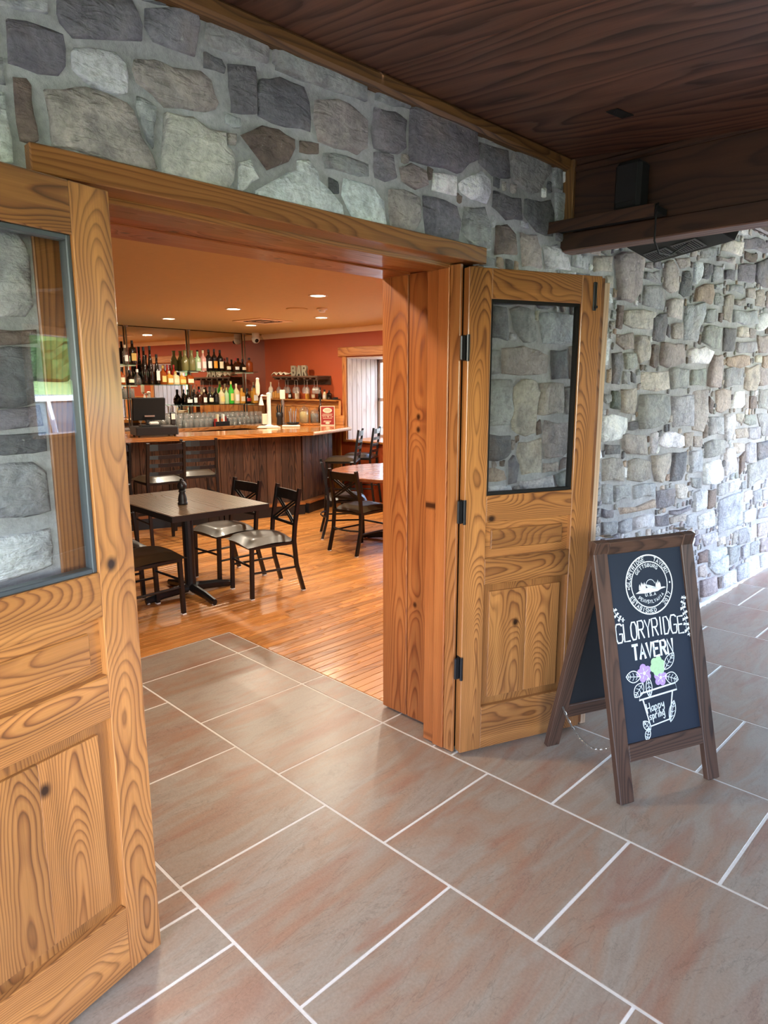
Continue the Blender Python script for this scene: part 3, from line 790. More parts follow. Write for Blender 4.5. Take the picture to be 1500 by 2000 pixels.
# ---------------------------------------------------------------- bar-room floor: oak strips, each in view a part
sub = MB().box((.159, .72, -.12), (5.2, 8.2, -.008)).box((-3.2, 2.169, -.12), (.159, 8.2, -.008))
floor3 = link('floor', sub, M_darkgap)
tag(floor3, kind='structure')
PW = .0575
rng = random.Random(3)
far = MB()
nrow = int((6.0 - .74) / PW)
cnt = 0
for r_ in range(nrow):
    y0 = .74 + r_ * PW
    xs = .162 if y0 < 2.169 else -.75
    if y0 < 2.169 < y0 + PW: xs = .162
    x = xs - (rng.random() * .9 if y0 >= 2.169 else 0)
    x = max(x, xs)
    while x < 4.34:
        L = rng.choice((.45, .7, .95, 1.2, 1.5)) if cnt < 10 ** 6 else 2
        x1 = min(x + L, 4.34)
        if 4.34 - x1 < .25: x1 = 4.34
        vis = (y0 < 5.0) and (x < 3.4) and y0 > 1.0 and cnt < 296 and (x1 > .1 + .0) and not (y0 < 2.1 and x > 1.4)
        if vis:
            plank('floor_plank', (x, y0 + .0014, -.008), (x1, y0 + PW - .0014, 0), M_oak, floor3, 'x', .0012); cnt += 1
        else:
            far.box((x, y0 + .0014, -.008), (x1, y0 + PW - .0014, 0), .0012)
        x = x1 + .0008
fo = link('floor_planks_rest', far, M_oak, floor3)
tag(fo, kind='stuff')
# ---------------------------------------------------------------- stone wall
wall = MB()
wall.box((-4.0, .188, -.1), (-1.50, .70, 2.9))
wall.box((.14, .188, -.1), (6.2, .70, 2.9))
wall.box((-1.50, .188, 2.10), (.14, .70, 2.9))
wall_stone = link('wall_entrance', wall, M_mortar)
tag(wall_stone, kind='structure')
SC = {'w': (236, 240, 246), 'L': (206, 208, 214), 'l': (176, 180, 190), 'g': (164, 166, 170), 'd': (112, 112, 120), 'v': (132, 127, 139),
      'p': (178, 164, 160), 's': (168, 160, 154), 't': (190, 176, 164), 'T': (210, 202, 190), 'b': (128, 106, 96), 'o': (190, 160, 138),
      'n': (160, 166, 160), 'N': (82, 92, 82)}
def poly_area(P):
    return .5 * sum(P[i][0] * P[(i + 1) % len(P)][1] - P[(i + 1) % len(P)][0] * P[i][1] for i in range(len(P)))
def stone(mb, P, code, rg):
    if poly_area(P) < 0: P = P[::-1]
    n0 = len(P)
    # at most 12 outline points, rounded a little
    Q = []; big_ = abs(poly_area(P)) > .018
    for i in range(n0):
        a, b = P[i], P[(i + 1) % n0]
        L = math.hypot(b[0] - a[0], b[1] - a[1])
        Q.append(a)
        if L > .05 and (n0 < 9 or big_):
            m = rg.uniform(.38, .62); e = rg.uniform(-.05, .06) * L
            nx, nz = (b[1] - a[1]) / L, -(b[0] - a[0]) / L
            Q.append((a[0] + (b[0] - a[0]) * m + nx * e, a[1] + (b[1] - a[1]) * m + nz * e))
    n = len(Q)
    cx = sum(p[0] for p in Q) / n; cz = sum(p[1] for p in Q) / n
    size = math.sqrt(abs(poly_area(P)))
    pr = min(.036, .019 + size * .05 * rg.uniform(.3, 1.4))
    ta, tb = rg.uniform(-.06, .06), rg.uniform(-.06, .06)
    def y(x, z, d): return .2 - max(.006, d + ta * (x - cx) + tb * (z - cz))
    ins = min(.012, size * .09)
    v = [(x, .205, z) for x, z in Q]
    rings = [v]
    def ring(k, d, jit):
        o = []
        for x, z in Q:
            L = math.hypot(x - cx, z - cz) + 1e-6
            f = max(0, 1 - k / L) if k < 1 else 0
            xx, zz = cx + (x - cx) * f, cz + (z - cz) * f
            o.append((xx, y(xx, zz, d + rg.uniform(-jit, jit)), zz))
        return o
    rings.append(ring(ins * .15, pr * .78, pr * .06))
    rings.append(ring(ins * .8, pr, pr * .10))
    inner = []
    for x, z in Q:
        f = rg.uniform(.45, .62)
        xx, zz = cx + (x - cx) * f, cz + (z - cz) * f
        inner.append((xx, y(xx, zz, pr + rg.uniform(-.05, .16) * pr), zz))
    rings.append(inner)
    vs = [p for g in rings for p in g] + [(cx, y(cx, cz, pr * rg.uniform(.95, 1.2)), cz)]
    fs = []
    for k in range(len(rings) - 1):
        for i in range(n):
            j = (i + 1) % n
            fs.append((k * n + i, k * n + j, (k + 1) * n + j, (k + 1) * n + i))
    t = (len(rings) - 1) * n
    for i in range(n): fs.append((t + i, t + (i + 1) % n, len(vs) - 1))
    base = srgb(SC[code]); gm_ = sum(base) / 3; base = [b * .68 + gm_ * .32 * w_ for b, w_ in zip(base, (1.03, .97, 1.02))]; base = [b * (1.06 if code == 'w' else .92) for b in base]; k = rg.uniform(.86, 1.12)
    col = tuple(min(1, b * k * rg.uniform(.97, 1.03)) for b in base)
    mb.add(vs, fs, col)

def inside(p, P):
    r = False
    for i in range(len(P)):
        a, b = P[i], P[i - 1]
        if (a[1] > p[1]) != (b[1] > p[1]) and p[0] < (b[0] - a[0]) * (p[1] - a[1]) / (b[1] - a[1]) + a[0]: r = not r
    return r
TR = []
for ln in STONES.strip().split('\n'):
    k, *q = ln.split(); q = [int(a) / 1000 for a in q]
    TR.append((k, list(zip(q[0::2], q[1::2]))))
BB = [(min(p[0] for p in P), min(p[1] for p in P), max(p[0] for p in P), max(p[1] for p in P)) for _, P in TR]
def free(Pt, extra, EB):
    b = (min(p[0] for p in Pt), min(p[1] for p in Pt), max(p[0] for p in Pt), max(p[1] for p in Pt))
    pts = Pt + [((Pt[i][0] + Pt[i - 1][0]) / 2, (Pt[i][1] + Pt[i - 1][1]) / 2) for i in range(len(Pt))]
    pts.append(((b[0] + b[2]) / 2, (b[1] + b[3]) / 2))
    for S_, B_ in ((TR, BB), (extra, EB)):
        for (k, P), q in zip(S_, B_):
            if q[0] > b[2] + .01 or q[2] < b[0] - .01 or q[1] > b[3] + .01 or q[3] < b[1] - .01: continue
            for p in pts:
                if inside(p, P): return False
            for p in P:
                if inside(p, Pt): return False
            for i in range(len(P)):
                if inside(((P[i][0] + P[i - 1][0]) / 2, (P[i][1] + P[i - 1][1]) / 2), Pt): return False
    return True
rg = random.Random(11)
EX = []; EB = []
MIXC = 'gggldvpptsTLlwnob'
for (sx, sz) in ((.19, .15), (.13, .1), (.085, .075), (.05, .05)):
    z = .03
    row = 0
    while z < 2.74:
        x = -2.3 + rg.random() * sx
        hz = sz * rg.uniform(.8, 1.2)
        while x < 6.6:
            wx = sx * rg.uniform(.7, 1.4)
            if x + wx > -1.56 and x < .19 and z < 2.12:
                x = x + .04 if x + wx < .19 + wx else x + .04
                if not (x >= .19 or x + wx <= -1.56): continue
            g = .009
            def jt(a): return a + rg.uniform(-.012, .012) * (sx / .15)
            Pt = [(jt(x + g), jt(z + g)), (jt(x + wx * .5), jt(z + g * .6)), (jt(x + wx - g), jt(z + g)), (jt(x + wx - g), jt(z + hz * .55)), (jt(x + wx - g), jt(z + hz - g)), (jt(x + wx * .5), jt(z + hz - g)), (jt(x + g), jt(z + hz - g))]
            big = [(x + (px - x) * 1.0, pz) for px, pz in Pt]
            if free(big, EX, EB):
                EX.append((rg.choice(MIXC), Pt)); EB.append((min(p[0] for p in Pt), min(p[1] for p in Pt), max(p[0] for p in Pt), max(p[1] for p in Pt)))
            x += wx if sx > .1 else wx * .55
        z += hz if sx > .1 else hz * .5
n_st = 0
rest = MB()
for code, P in TR:
    mb = MB(); stone(mb, P, code, rg)
    link('stone', mb, M_stone, wall_stone, None, True); n_st += 1
for code, P in EX:
    cx = sum(p[0] for p in P) / len(P); cz = sum(p[1] for p in P) / len(P)
    seen = (-1.5 < cx < 4.0 and cz > 1.0 and abs(poly_area(P)) > .004) or (.15 < cx < .8 and abs(poly_area(P)) > .003)
    if seen and n_st < 299:
        mb = MB(); stone(mb, P, code, rg); link('stone', mb, M_stone, wall_stone, None, True); n_st += 1
    else: stone(rest, P, code, rg)
tag(link('small_stones', rest, M_stone, wall_stone, None, True), kind='stuff')
# bead of white sealer where the stone meets the tiles
seal = MB()
x = .75; pts = []
while x < 6.05:
    pts.append((x, .188 + rg.uniform(-.006, .006), .004 + rg.uniform(0, .01))); x += .045
seal.tube(pts, (.022, .02), 6)
tag(link('trim_1', seal, M_sealer, None), kind='structure')

# ---------------------------------------------------------------- doorway lining
frame = tag(empty('trim_2', (0, .2, 0)), kind='structure')
def fb(name, x0, x1, y0, y1, z0, z1, grain, mat=M_jamb, ch=.003):
    return plank(name, (x0, y0 - .2, z0), (x1, y1 - .2, z1), mat, frame, grain, ch)
for sgn in (1, -1):
    f = (lambda x: x) if sgn == 1 else (lambda x: -1.356 - x)
    fb('hinge_jamb', f(.018), f(.033), .204, .256, .004, 2.03, 'z', M_trimw)
    fb('jamb_shade_strip', f(.034), f(.10), .226, .256, .004, 2.03, 'z', M_darkgap)  # near-black strip stands in for the shade in the gap beside the hinge
    if sgn == -1: fb('side_casing', f(.10), f(.18), .178, .256, .004, 2.03, 'z', M_trimw)
    else: fb('side_casing', f(.10), f(.135), .186, .256, .004, 2.03, 'z', M_trimw)
    fb('door_stop', f(.012), f(.14), .257, .314, .004, 2.03, 'z')
    fb('door_stop', f(.022), f(.14), .315, .376, .004, 2.03, 'z')
    fb('jamb_board', f(.113), f(.14), .377, .560, .012, 2.04, 'z')
    fb('jamb_board', f(.113), f(.14), .566, .722, .012, 2.04, 'z')
    fb('jamb_gap', f(.125), f(.139), .55, .575, .012, 2.04, 'z', M_darkgap)
fb('head_casing', -1.532, .118, .158, .199, 2.032, 2.092, 'x', M_trimw)
fb('head_jamb', -1.50, .13, .2, .257, 2.034, 2.095, 'x', M_trimw)
fb('head_stop', -1.50, .13, .258, .376, 2.018, 2.095, 'x', M_trimw)
fb('soffit_board', -1.50, .14, .377, .55, 2.042, 2.095, 'x')
fb('soffit_board', -1.50, .14, .551, .724, 2.036, 2.095, 'x')
fb('threshold_board', .052, .139, .30, .375, .0, .012, 'x', M_oak)

# ---------------------------------------------------------------- doors
def make_door(name, loc, rz, w, sg, label):
    d = empty(name, loc, rz)
    tag(d, label, None, None, 'structure')
    X = lambda a, b: (a * sg, b * sg)
    T = .042
    def bd(nm, u0, u1, z0, z1, y0, y1, grain, mat=M_door, ch=.0025, par=d):
        a, b = X(u0, u1)
        return plank(nm, (a, y0, z0), (b, y1, z1), mat, par, grain, ch)
    sw = .102
    bd('stile', 0, sw, .012, 2.015, 0, T, 'z'); bd('stile', w - sw, w, .012, 2.015, 0, T, 'z')
    a, b = sw, w - sw
    bd('rail', a, b, 1.902, 2.015, 0, T, 'x')
    bd('rail', a, b, 1.018, 1.130, 0, T, 'x')
    bd('rail', a, b, .752, .866, 0, T, 'x')
    bd('rail', a, b, .012, .207, 0, T, 'x')
    # glass with its beads
    for (u0, u1, z0, z1) in ((a, a + .012, 1.13, 1.902), (b - .012, b, 1.13, 1.902), (a + .012, b - .012, 1.13, 1.142), (a + .012, b - .012, 1.89, 1.902)):
        bd('glazing_bead', u0, u1, z0, z1, .008, .036, 'z' if z1 - z0 > .1 else 'x', M_lead if sg < 0 else M_darkgap, .002)
    p0, p1 = X(a + .006, b - .006)
    link('glass_pane', MB().box((p0, .019, 1.136), (p1, .023, 1.896)), M_pane, d)
    # raised panels
    def panel(z0, z1, cuts, grain):
        pa = bd('panel', a - .004, b + .004, z0 - .004, z1 + .004, .021, .034, grain, M_door, .001)
        m = .034
        us = [a + m] + [a + m + (b - a - 2 * m) * q for q in cuts] + [b - m]
        for i in range(len(us) - 1):
            u0, u1 = us[i], us[i + 1]
            q0, q1 = X(u0, u1)
            mm = pa.matrix_basis.inverted()
            o = plank('panel_board', (q0, .011, z0 + m), (q1, .024, z1 - m), M_door, pa, grain, .0035 if len(us) == 2 else .0012)
            o.matrix_basis = mm @ o.matrix_basis
    panel(.866, 1.018, (), 'x')
    panel(.207, .752, (.52,) if sg > 0 else (.38, .72), 'z')
    # black butt hinges
    for z in (.40, 1.07, 1.715):
        hb = MB()
        if sg < 0:
            link('hinge', hb.tube([(.012, T + .002, z - .05), (.012, T + .002, z + .05)], .006, 8), M_black, d)
            continue
        k0, k1 = X(-.004, -.028)
        hb.box((k0, .004, z - .048), (k1, .014, z + .048), .004)
        hb.tube([(X(0, -.002)[1], -.004, z - .05), (X(0, -.002)[1], -.004, z + .05)], .007, 8)
        k0, k1 = X(.0, .002)
        hb.box((X(-.0035, 0)[0], .0, z - .048), (X(0, 0)[0], .034, z + .048), .001)
        link('hinge', hb, M_black, d)
    return d
dl = make_door('door_1', (-1.376, .131, 0), R(13.2), .69, -1, 'left wooden door leaf with glass upper half, reflecting the lawn and car')
dr = make_door('door_2', (.022, .166, 0), -R(22.3), .632, 1, 'right wooden door leaf with glass upper half, behind the chalkboard sign')
plank('astragal', (.633, .018, .012), (.662, .044, 2.012), M_trimw, dr, 'z', .003)
plank('weather_strip_post', (.662, .026, .0), (.694, .062, 1.995), M_raw, dr, 'z', .002, 'pale unfinished wooden strip')
fbm = MB().box((.585, -.006, 1.876), (.603, .003, 1.99), .003)
fbm.tube([(.594, -.008, 1.89), (.594, -.016, 1.89)], .006, 8)
link('flush_bolt', fbm, M_black, dr)

# ---------------------------------------------------------------- porch ceilings, beam, other walls
def ceil_z(y, z0=2.541): return z0 - .08 * (.2 - y)
th = math.atan(.08)
ceiling = tag(empty('ceiling', (0, .2, 2.541)), kind='structure')
ceiling.rotation_euler = (th, 0, 0)
for i, x1 in enumerate((-2.90, -1.68, -.463, .757)):
    plank('ceiling_sheet', (x1 - 1.217, -4.9, 0), (x1, -.002, .018), M_ply, ceiling, 'y', .002)
cover = MB().box((-.048, -.024, -.004), (.048, .024, -.0005), .001)
for s_ in (-.03, .03): cover.lathe([(.004, -.006), (.004, -.003)], 8, (s_, 0, 0))
co = link('cover_plate', cover, M_blackm)
co.location = (.29, -.268, ceil_z(-.268)); co.rotation_euler = (th, 0, R(-8))
tag(co, 'small black cover plate screwed to the plywood porch ceiling', 'cover plate')
ceil2 = tag(empty('ceiling', (0, .2, 2.70)), kind='structure')
ceil2.rotation_euler = (th, 0, 0)
for i in range(4):
    plank('ceiling_sheet', (.80 + i * 1.22, -4.9, 0), (.80 + i * 1.22 + 1.217, -.002, .018), M_ply, ceil2, 'y', .002)
tr3 = tag(empty('trim_3', (0, .2, 2.5)), kind='structure')
plank('cove_strip', (-4.0, -.052, -.014), (.70, -.002, .0385), M_cove, tr3, 'x', .012)
plank('cove_strip', (.80, -.05, .12), (6.1, -.002, .17), M_beam, tr3, 'x', .012)
beam = tag(empty('trim_4', (.70, .2, 2.13)), kind='structure')
plank('beam_face', (.022, -4.7, .06), (.03, -.003, .57), M_beam, beam, 'y', .001)
plank('beam_rail', (.0, -4.7, .03), (.06, -.003, .10), M_beam, beam, 'y', .004)
plank('beam_underside', (.004, -4.7, .024), (.10, -.003, .0299), M_beamg, beam, 'y', .001)
plank('beam_back', (.085, -4.7, .03), (.10, -.003, .60), M_beam, beam, 'y', .002)
plank('beam_post', (.0, -.062, .10), (.0215, -.003, .40), M_cove, beam, 'z', .003)
for k in range(2):
    plank('beam_cove', (.0, -4.7, .345), (.0215, -.064, .375), M_beam, beam, 'y', .008) if k == 0 else None
# left and front of the porch: post and panel walls with open window bays
wl = MB().box((-4.12, -3.6, -.1), (-4.0, .2, .7)).box((-4.12, -3.6, 2.1), (-4.0, .2, 2.9)).box((-4.12, -3.6, .7), (-4.0, -2.6, 2.1)).box((-4.12, -.1, .7), (-4.0, .2, 2.1))
tag(link('wall_left', wl, M_beam), kind='structure')
portal('portal_left', (-4.06, -1.35, 1.4), (0, R(-90), 0), 1.4, 2.5)
wf = MB()
FY = -3.6
HEAD = 2.02
BAYS = [(-3.4, -1.5, .9), (2.08, 3.6, 1.13), (3.95, 5.95, .05)]  # unseen first bay added to light the upper left stones; last enlarged for daylight
xs = -4.1
for (a, b, sill) in BAYS:
    wf.box((xs, FY - .12, -.1), (a, FY, 2.6)); wf.box((a, FY - .12, -.1), (b, FY, sill)); wf.box((a, FY - .12, HEAD if a < 3.9 else 2.33), (b, FY, 2.6))
    xs = b
wf.box((xs, FY - .12, -.1), (6.2, FY, 2.6))
wfo = tag(link('wall_front', wf, M_beam), kind='structure')
for i, (a, b, sill) in enumerate(BAYS):
    HEAD = 2.02 if a < 3.9 else 2.33
    portal('portal_front', ((a + b) / 2, FY - .06, (sill + HEAD) / 2), (R(-90), 0, 0) if False else (R(90), 0, 0), b - a, HEAD - sill)
    wm = tag(empty('window_%d' % (i + 1), ((a + b) / 2, FY, sill)), kind='structure')
    hw = (b - a) / 2; hh = HEAD - sill
    plank('window_sill', (-hw - .04, -.02, -.03), (hw + .04, .06, 0), M_trimw, wm, 'x', .004)
    plank('window_head', (-hw - .05, -.0, hh), (hw + .05, .03, hh + .08), M_trimw, wm, 'x', .004)
    for s_ in (-1, 1): plank('window_casing', (s_ * hw, 0, 0), (s_ * (hw + .07), .03, hh), M_trimw, wm, 'z', .004)
we = MB().box((6.1, -3.7, -.1), (6.2, -3.4, 3.0)).box((6.1, -.25, -.1), (6.2, .7, 3.0)).box((6.1, -3.4, 2.38), (6.2, -.25, 3.0))  # unseen end wall set close and left open for more daylight on the stones
tag(link('wall_right', we, M_beam), kind='structure')
portal('portal_side', (6.15, -1.82, 1.15), (0, R(90), 0), 2.44, 3.1)
# ---------------------------------------------------------------- bar room shell
CZ = 2.34; RX = 4.35
M0 = Vector((1.99, 7.36, 0)); MU = Vector((math.cos(R(4)), math.sin(R(4)), 0)); MN = Vector((math.sin(R(4)), -math.cos(R(4)), 0))
def mp(u, off, z): return M0 + MU * u + MN * off + Vector((0, 0, z))
tag(link('ceiling', MB().box((-3.3, .70, CZ), (5.3, 8.4, CZ + .1)), M_ceil), kind='structure')
tag(link('wall_back', MB().box((-3.3, 7.9, -.1), (5.3, 8.0, CZ)), M_tanwall), kind='structure')
tag(link('wall_left', MB().box((-3.3, .7, -.1), (-3.2, 8.4, CZ)), M_tanwall), kind='structure')
inn = MB().box((-3.3, .7, -.1), (-1.5, .72, CZ)).box((.145, .7, -.1), (5.3, .72, CZ)).box((-1.5, .7, 2.10), (.145, .72, CZ))
tag(link('wall_front', inn, M_redwall), kind='structure')
rw = MB()
WY0, WY1, WZ0, WZ1 = 4.60, 5.62, .80, 1.945
AY0, AY1 = 2.7, 3.7
rw.box((RX, WY1, -.1), (RX + .7, 8.4, CZ)); rw.box((RX, AY1, -.1), (RX + .7, WY0, CZ)); rw.box((RX, .7, -.1), (RX + .7, AY0, CZ))
rw.box((RX, WY0, -.1), (RX + .7, WY1, WZ0)); rw.box((RX, WY0, WZ1), (RX + .7, WY1, CZ))
rw.box((RX, AY0, -.1), (RX + .7, AY1, WZ0)); rw.box((RX, AY0, WZ1), (RX + .7, AY1, CZ))
wr = tag(link('wall_right', rw, M_redwall), kind='structure')
cr = tag(empty('trim_5', (RX, 0, CZ)), kind='structure')
crm = MB()
crm.add([(0, .72, -.072), (-.012, .72, -.072), (-.06, .72, -.012), (-.06, .72, 0), (0, .72, 0), (0, 7.6, -.072), (-.012, 7.6, -.072), (-.06, 7.6, -.012), (-.06, 7.6, 0), (0, 7.6, 0)],
        [(0, 1, 6, 5), (1, 2, 7, 6), (2, 3, 8, 7), (3, 4, 9, 8), (0, 4, 3, 2, 1), (5, 6, 7, 8, 9)])
link('crown_moulding', crm, M_crown, cr)
# wainscot on the right wall
ws = tag(empty('trim_6', (RX, 0, 0)), kind='structure')
def wainscot(y0, y1):
    y = y0; k = 0
    while y < y1 - .02:
        e = min(y + .115, y1)
        plank('wainscot_board', (-.018, y + .001, .1), (0, e - .001, 1.255), M_pine, ws, 'z', .003); y = e
    plank('wainscot_rail', (-.028, y0, 1.256), (0, y1, 1.300), M_pine, ws, 'y', .004)
    plank('wainscot_rail', (-.028, y0, 1.302), (0, y1, 1.345), M_pine, ws, 'y', .004)
    plank('wainscot_ledge', (-.11, y0, 1.346), (0, y1, 1.368), M_pine, ws, 'y', .004)
    plank('skirting', (-.03, y0, 0), (0, y1, .1), M_pine, ws, 'y', .004)
wainscot(5.74, 7.50)
wainscot(3.82, 4.50)
# two windows set deep in the right wall, lined with pale boards
def deep_window(n, y0, y1):
    w = tag(empty('window_%d' % n, (RX, (y0 + y1) / 2, 0)), kind='structure')
    h = (y1 - y0) / 2
    for sd in (1, -1):
        plank('reveal_backing', (0, sd * (h - .002), WZ0), (.6, sd * (h + .01), WZ1), M_darkgap, w, 'z', .001)
        x = .0
        while x < .55:
            plank('reveal_board', (x + .001, sd * (h - .0025), WZ0), (min(x + .085, .58), sd * (h - .014), WZ1), M_white_board, w, 'z', .002); x += .089
    plank('reveal_head', (0, -h, WZ1 - .014), (.58, h, WZ1), M_white_board, w, 'x', .002)
    plank('window_sill', (-.05, -h - .04, WZ0 - .005), (.6, h + .04, WZ0 + .022), M_pine, w, 'y', .004)
    for sd in (1, -1):
        plank('window_casing', (-.024, sd * h, WZ0 - .02), (0, sd * (h + .075), WZ1 + .01), M_pine, w, 'z', .004)
    plank('window_header', (-.045, -h - .14, WZ1 + .012), (0, h + .14, WZ1 + .135), M_pine, w, 'y', .008)
    for sd in (1, -1): plank('sash_stile', (.60, sd * (h - .05), WZ0), (.64, sd * h, WZ1), M_white_board, w, 'z', .003)
    for z0, z1 in ((WZ0, WZ0 + .06), (1.34, 1.385), (WZ1 - .06, WZ1)): plank('sash_rail', (.60, -h, z0), (.64, h, z1), M_white_board, w, 'y', .003)
    plank('sash_bar', (.605, -.012, WZ0), (.635, .012, WZ1), M_white_board, w, 'z', .002)
    link('glass_pane', MB().box((.617, -h, WZ0), (.621, h, WZ1)), M_pane, w)
    portal('portal_bar', (RX + .69, (y0 + y1) / 2, (WZ0 + WZ1) / 2), (0, R(90), 0), WZ1 - WZ0, y1 - y0)
deep_window(5, WY0, WY1)
deep_window(6, AY0, AY1)

# mirror wall
mw_ = tag(empty('wall_mirror', mp(0, 0, 0), R(4)), kind='structure')
link('mirror_backing', MB().box((-3.2, .006, -.1), (2.43, .3, CZ)), M_tanwall, mw_)
for k, (a, b) in enumerate(((-3.0, -.94), (-.935, .974), (.978, 2.40))):
    link('mirror_panel', MB().box((a, .0, .9), (b, .005, CZ - .004), .0015), M_mirror, mw_)
plank('mirror_edge', (-3.0, -.012, CZ - .008), (2.42, .0, CZ - .001), M_darkgap, mw_, 'x', .001)
plank('mirror_edge', (2.395, -.012, .9), (2.41, .0, CZ - .001), M_beam, mw_, 'z', .002)

# recessed ceiling lights
LIGHTS = [(1.866, 3.25, 'nearest to the doorway'), (1.936, 4.675, 'in front of the bar counter'), (1.981, 6.10, 'above the bar aisle behind the register'), (3.183, 6.18, 'above the bar aisle beside the ceiling vent'), (3.168, 4.745, 'nearest to the red wall'), (3.05, 3.3, 'above the round table'), (1.8, 1.85, 'just inside the doorway'), (3.0, 1.9, 'in the far front corner'), (-.75, 1.12, 'over the tiled entry, hidden by the door head')]
for x, y, w in LIGHTS:
    t = empty('ceiling_light', (x, y, CZ))
    tag(t, 'round recessed ceiling light ' + w, 'light', 'recessed lights in the bar ceiling')
    link('trim_ring', MB().lathe([(.085, 0), (.085, -.006), (.066, -.006), (.064, -.0)], 28), M_white, t, smooth=False)
    link('diffuser', MB().lathe([(.063, -.0005), (.063, -.004)], 28), M_lamp, t)
    l = bpy.data.lights.new('downlight', 'AREA'); l.shape = 'DISK'; l.size = .13; l.energy = BULB; l.color = WARM
    lo = bpy.data.objects.new('downlight', l); COL.objects.link(lo); lo.parent = t; lo.location = (0, 0, -.012)
    
# detectors, vent, dome camera
t = tag(empty('smoke_detector', (2.546, 4.0, CZ)), 'small white domed smoke detector on the bar ceiling', 'detector')
link('detector_base', MB().lathe([(.055, 0), (.055, -.014), (.048, -.018)], 24), M_white, t)
link('detector_dome', MB().lathe([(.034, -.018), (.032, -.038), (.02, -.044), (.005, -.046)], 20), M_white, t)
tag(link('ceiling_speaker', MB().lathe([(.11, 0), (.11, -.006), (.1, -.01), (.02, -.011)], 28), M_ceil, None, Matrix.Translation((2.395, 4.218, CZ))), 'flat round tan speaker cover in the bar ceiling', 'speaker')
t = tag(empty('ceiling_vent', (2.93, 5.56, CZ), R(5)), 'square white air vent in the bar ceiling above the counter', 'vent')
link('vent_frame', MB().box((-.26, -.26, -.012), (.26, -.19, 0), .003).box((-.26, .19, -.012), (.26, .26, 0), .003).box((-.26, -.19, -.012), (-.19, .19, 0), .003).box((.19, -.19, -.012), (.26, .19, 0), .003), M_crown, t)
link('vent_recess', MB().box((-.19, -.19, -.004), (.19, .19, -.001)), M_blackm, t)
for k in range(4):
    s_ = .16 - k * .035
    link('vent_slat', MB().tube([(-s_, -s_, -.01), (s_, -s_, -.01), (s_, s_, -.01), (-s_, s_, -.01)], (.003, .008), 4, closed=True), M_crown if k % 2 else M_blackp, t)
dome = tag(empty('security_camera', mp(2.02, .22, CZ)), 'white dome security camera hanging from the ceiling beside the mirror', 'camera')
link('camera_mount', MB().lathe([(.055, 0), (.055, -.05), (.05, -.06)], 20), M_white, dome)
link('camera_head', MB().lathe([(.05, -.06), (.06, -.075), (.062, -.1), (.05, -.13), (.025, -.15), (.005, -.152)], 20), M_white, dome, smooth=True)
link('camera_lens', MB().lathe([(.03, -.0), (.028, .012), (.012, .02)], 16), M_black, dome, Matrix.Translation((-.02, -.05, -.115)) @ Matrix.Rotation(R(115), 4, 'X'))

# ---------------------------------------------------------------- bar counter
BZ = 1.025
front = [(-1.2, 6.25), (-.2, 5.93), (1.116, 5.42), (2.04, 5.10), (2.627, 4.99), (3.099, 4.85), (3.35, 4.93), (4.02, 5.20), (4.28, 5.55)]
inner = [(4.28, 6.85), (3.30, 6.70), (3.30, 6.05), (3.0, 5.65), (2.25, 5.78), (1.3, 6.13), (0, 6.6), (-1.2, 7.0)]
bar = tag(empty('bar_counter', (2, 5.6, 0)), 'long bar counter with honey wood top and weathered plank front', 'bar counter')
def rel(P, o=(2, 5.6)): return [(p[0] - o[0], p[1] - o[1]) for p in P]
top = MB(); top.prism(rel(front + inner), BZ - .045, BZ)
bt = link('counter_top', top, M_bartop, bar)
le = MB(); le.tube([(p[0] - 2, p[1] - 5.6, BZ - .024) for p in front[5:]], (.022, .02), 8)
link('live_edge', le, M_raw, bar)['label'] = 'pale live edge at the right end'
def offset(P, d):
    o = []
    for i, p in enumerate(P):
        a = P[max(i - 1, 0)]; b = P[min(i + 1, len(P) - 1)]
        t = Vector((b[0] - a[0], b[1] - a[1])).normalized()
        o.append((p[0] - t.y * d, p[1] + t.x * d))
    return o
face = offset(front, .27)
core = MB(); core.prism(rel(face[:-1] + [(4.22, 5.8), (4.22, 6.4)] + offset(inner, .0)[2:]), .0, BZ - .046)
link('counter_carcass', core, M_beam, bar)
rg2 = random.Random(5)
for i in range(1, len(face) - 1):
    a, b = Vector(face[i]), Vector(face[i + 1])
    L = (b - a).length; t = (b - a) / L; s_ = 0
    nrm = Vector((t.y, -t.x))
    while s_ < L - .02:
        w_ = min(rg2.uniform(.075, .125), L - s_)
        p = a + t * (s_ + w_ / 2) + nrm * (.008 + rg2.uniform(0, .007))
        pl = plank('front_plank', (-w_ / 2 + .001, -.007, -.41), (w_ / 2 - .001, .007, .41), M_bark, bar, 'z', .003)
        pl.matrix_basis = Matrix.Translation((p.x - 2, p.y - 5.6, .155 + .41)) @ Matrix.Rotation(math.atan2(t.y, t.x), 4, 'Z') @ pl.matrix_basis
        s_ += w_
    # foot ledge
    q0, q1 = a + nrm * .09, b + nrm * .09
    fl = MB().prism([(a.x - 2, a.y - 5.6), (b.x - 2, b.y - 5.6), (q1.x + nrm.x * .02 - 2, q1.y + nrm.y * .02 - 5.6), (q0.x + nrm.x * .02 - 2, q0.y + nrm.y * .02 - 5.6)], .125, .155)
    link('foot_ledge', fl, M_trimw, bar)
    kk = MB().prism([(a.x - 2, a.y - 5.6), (b.x - 2, b.y - 5.6), (q1.x - 2, q1.y - 5.6), (q0.x - 2, q0.y - 5.6)], 0, .125)
    link('toe_kick', kk, M_blackp, bar)
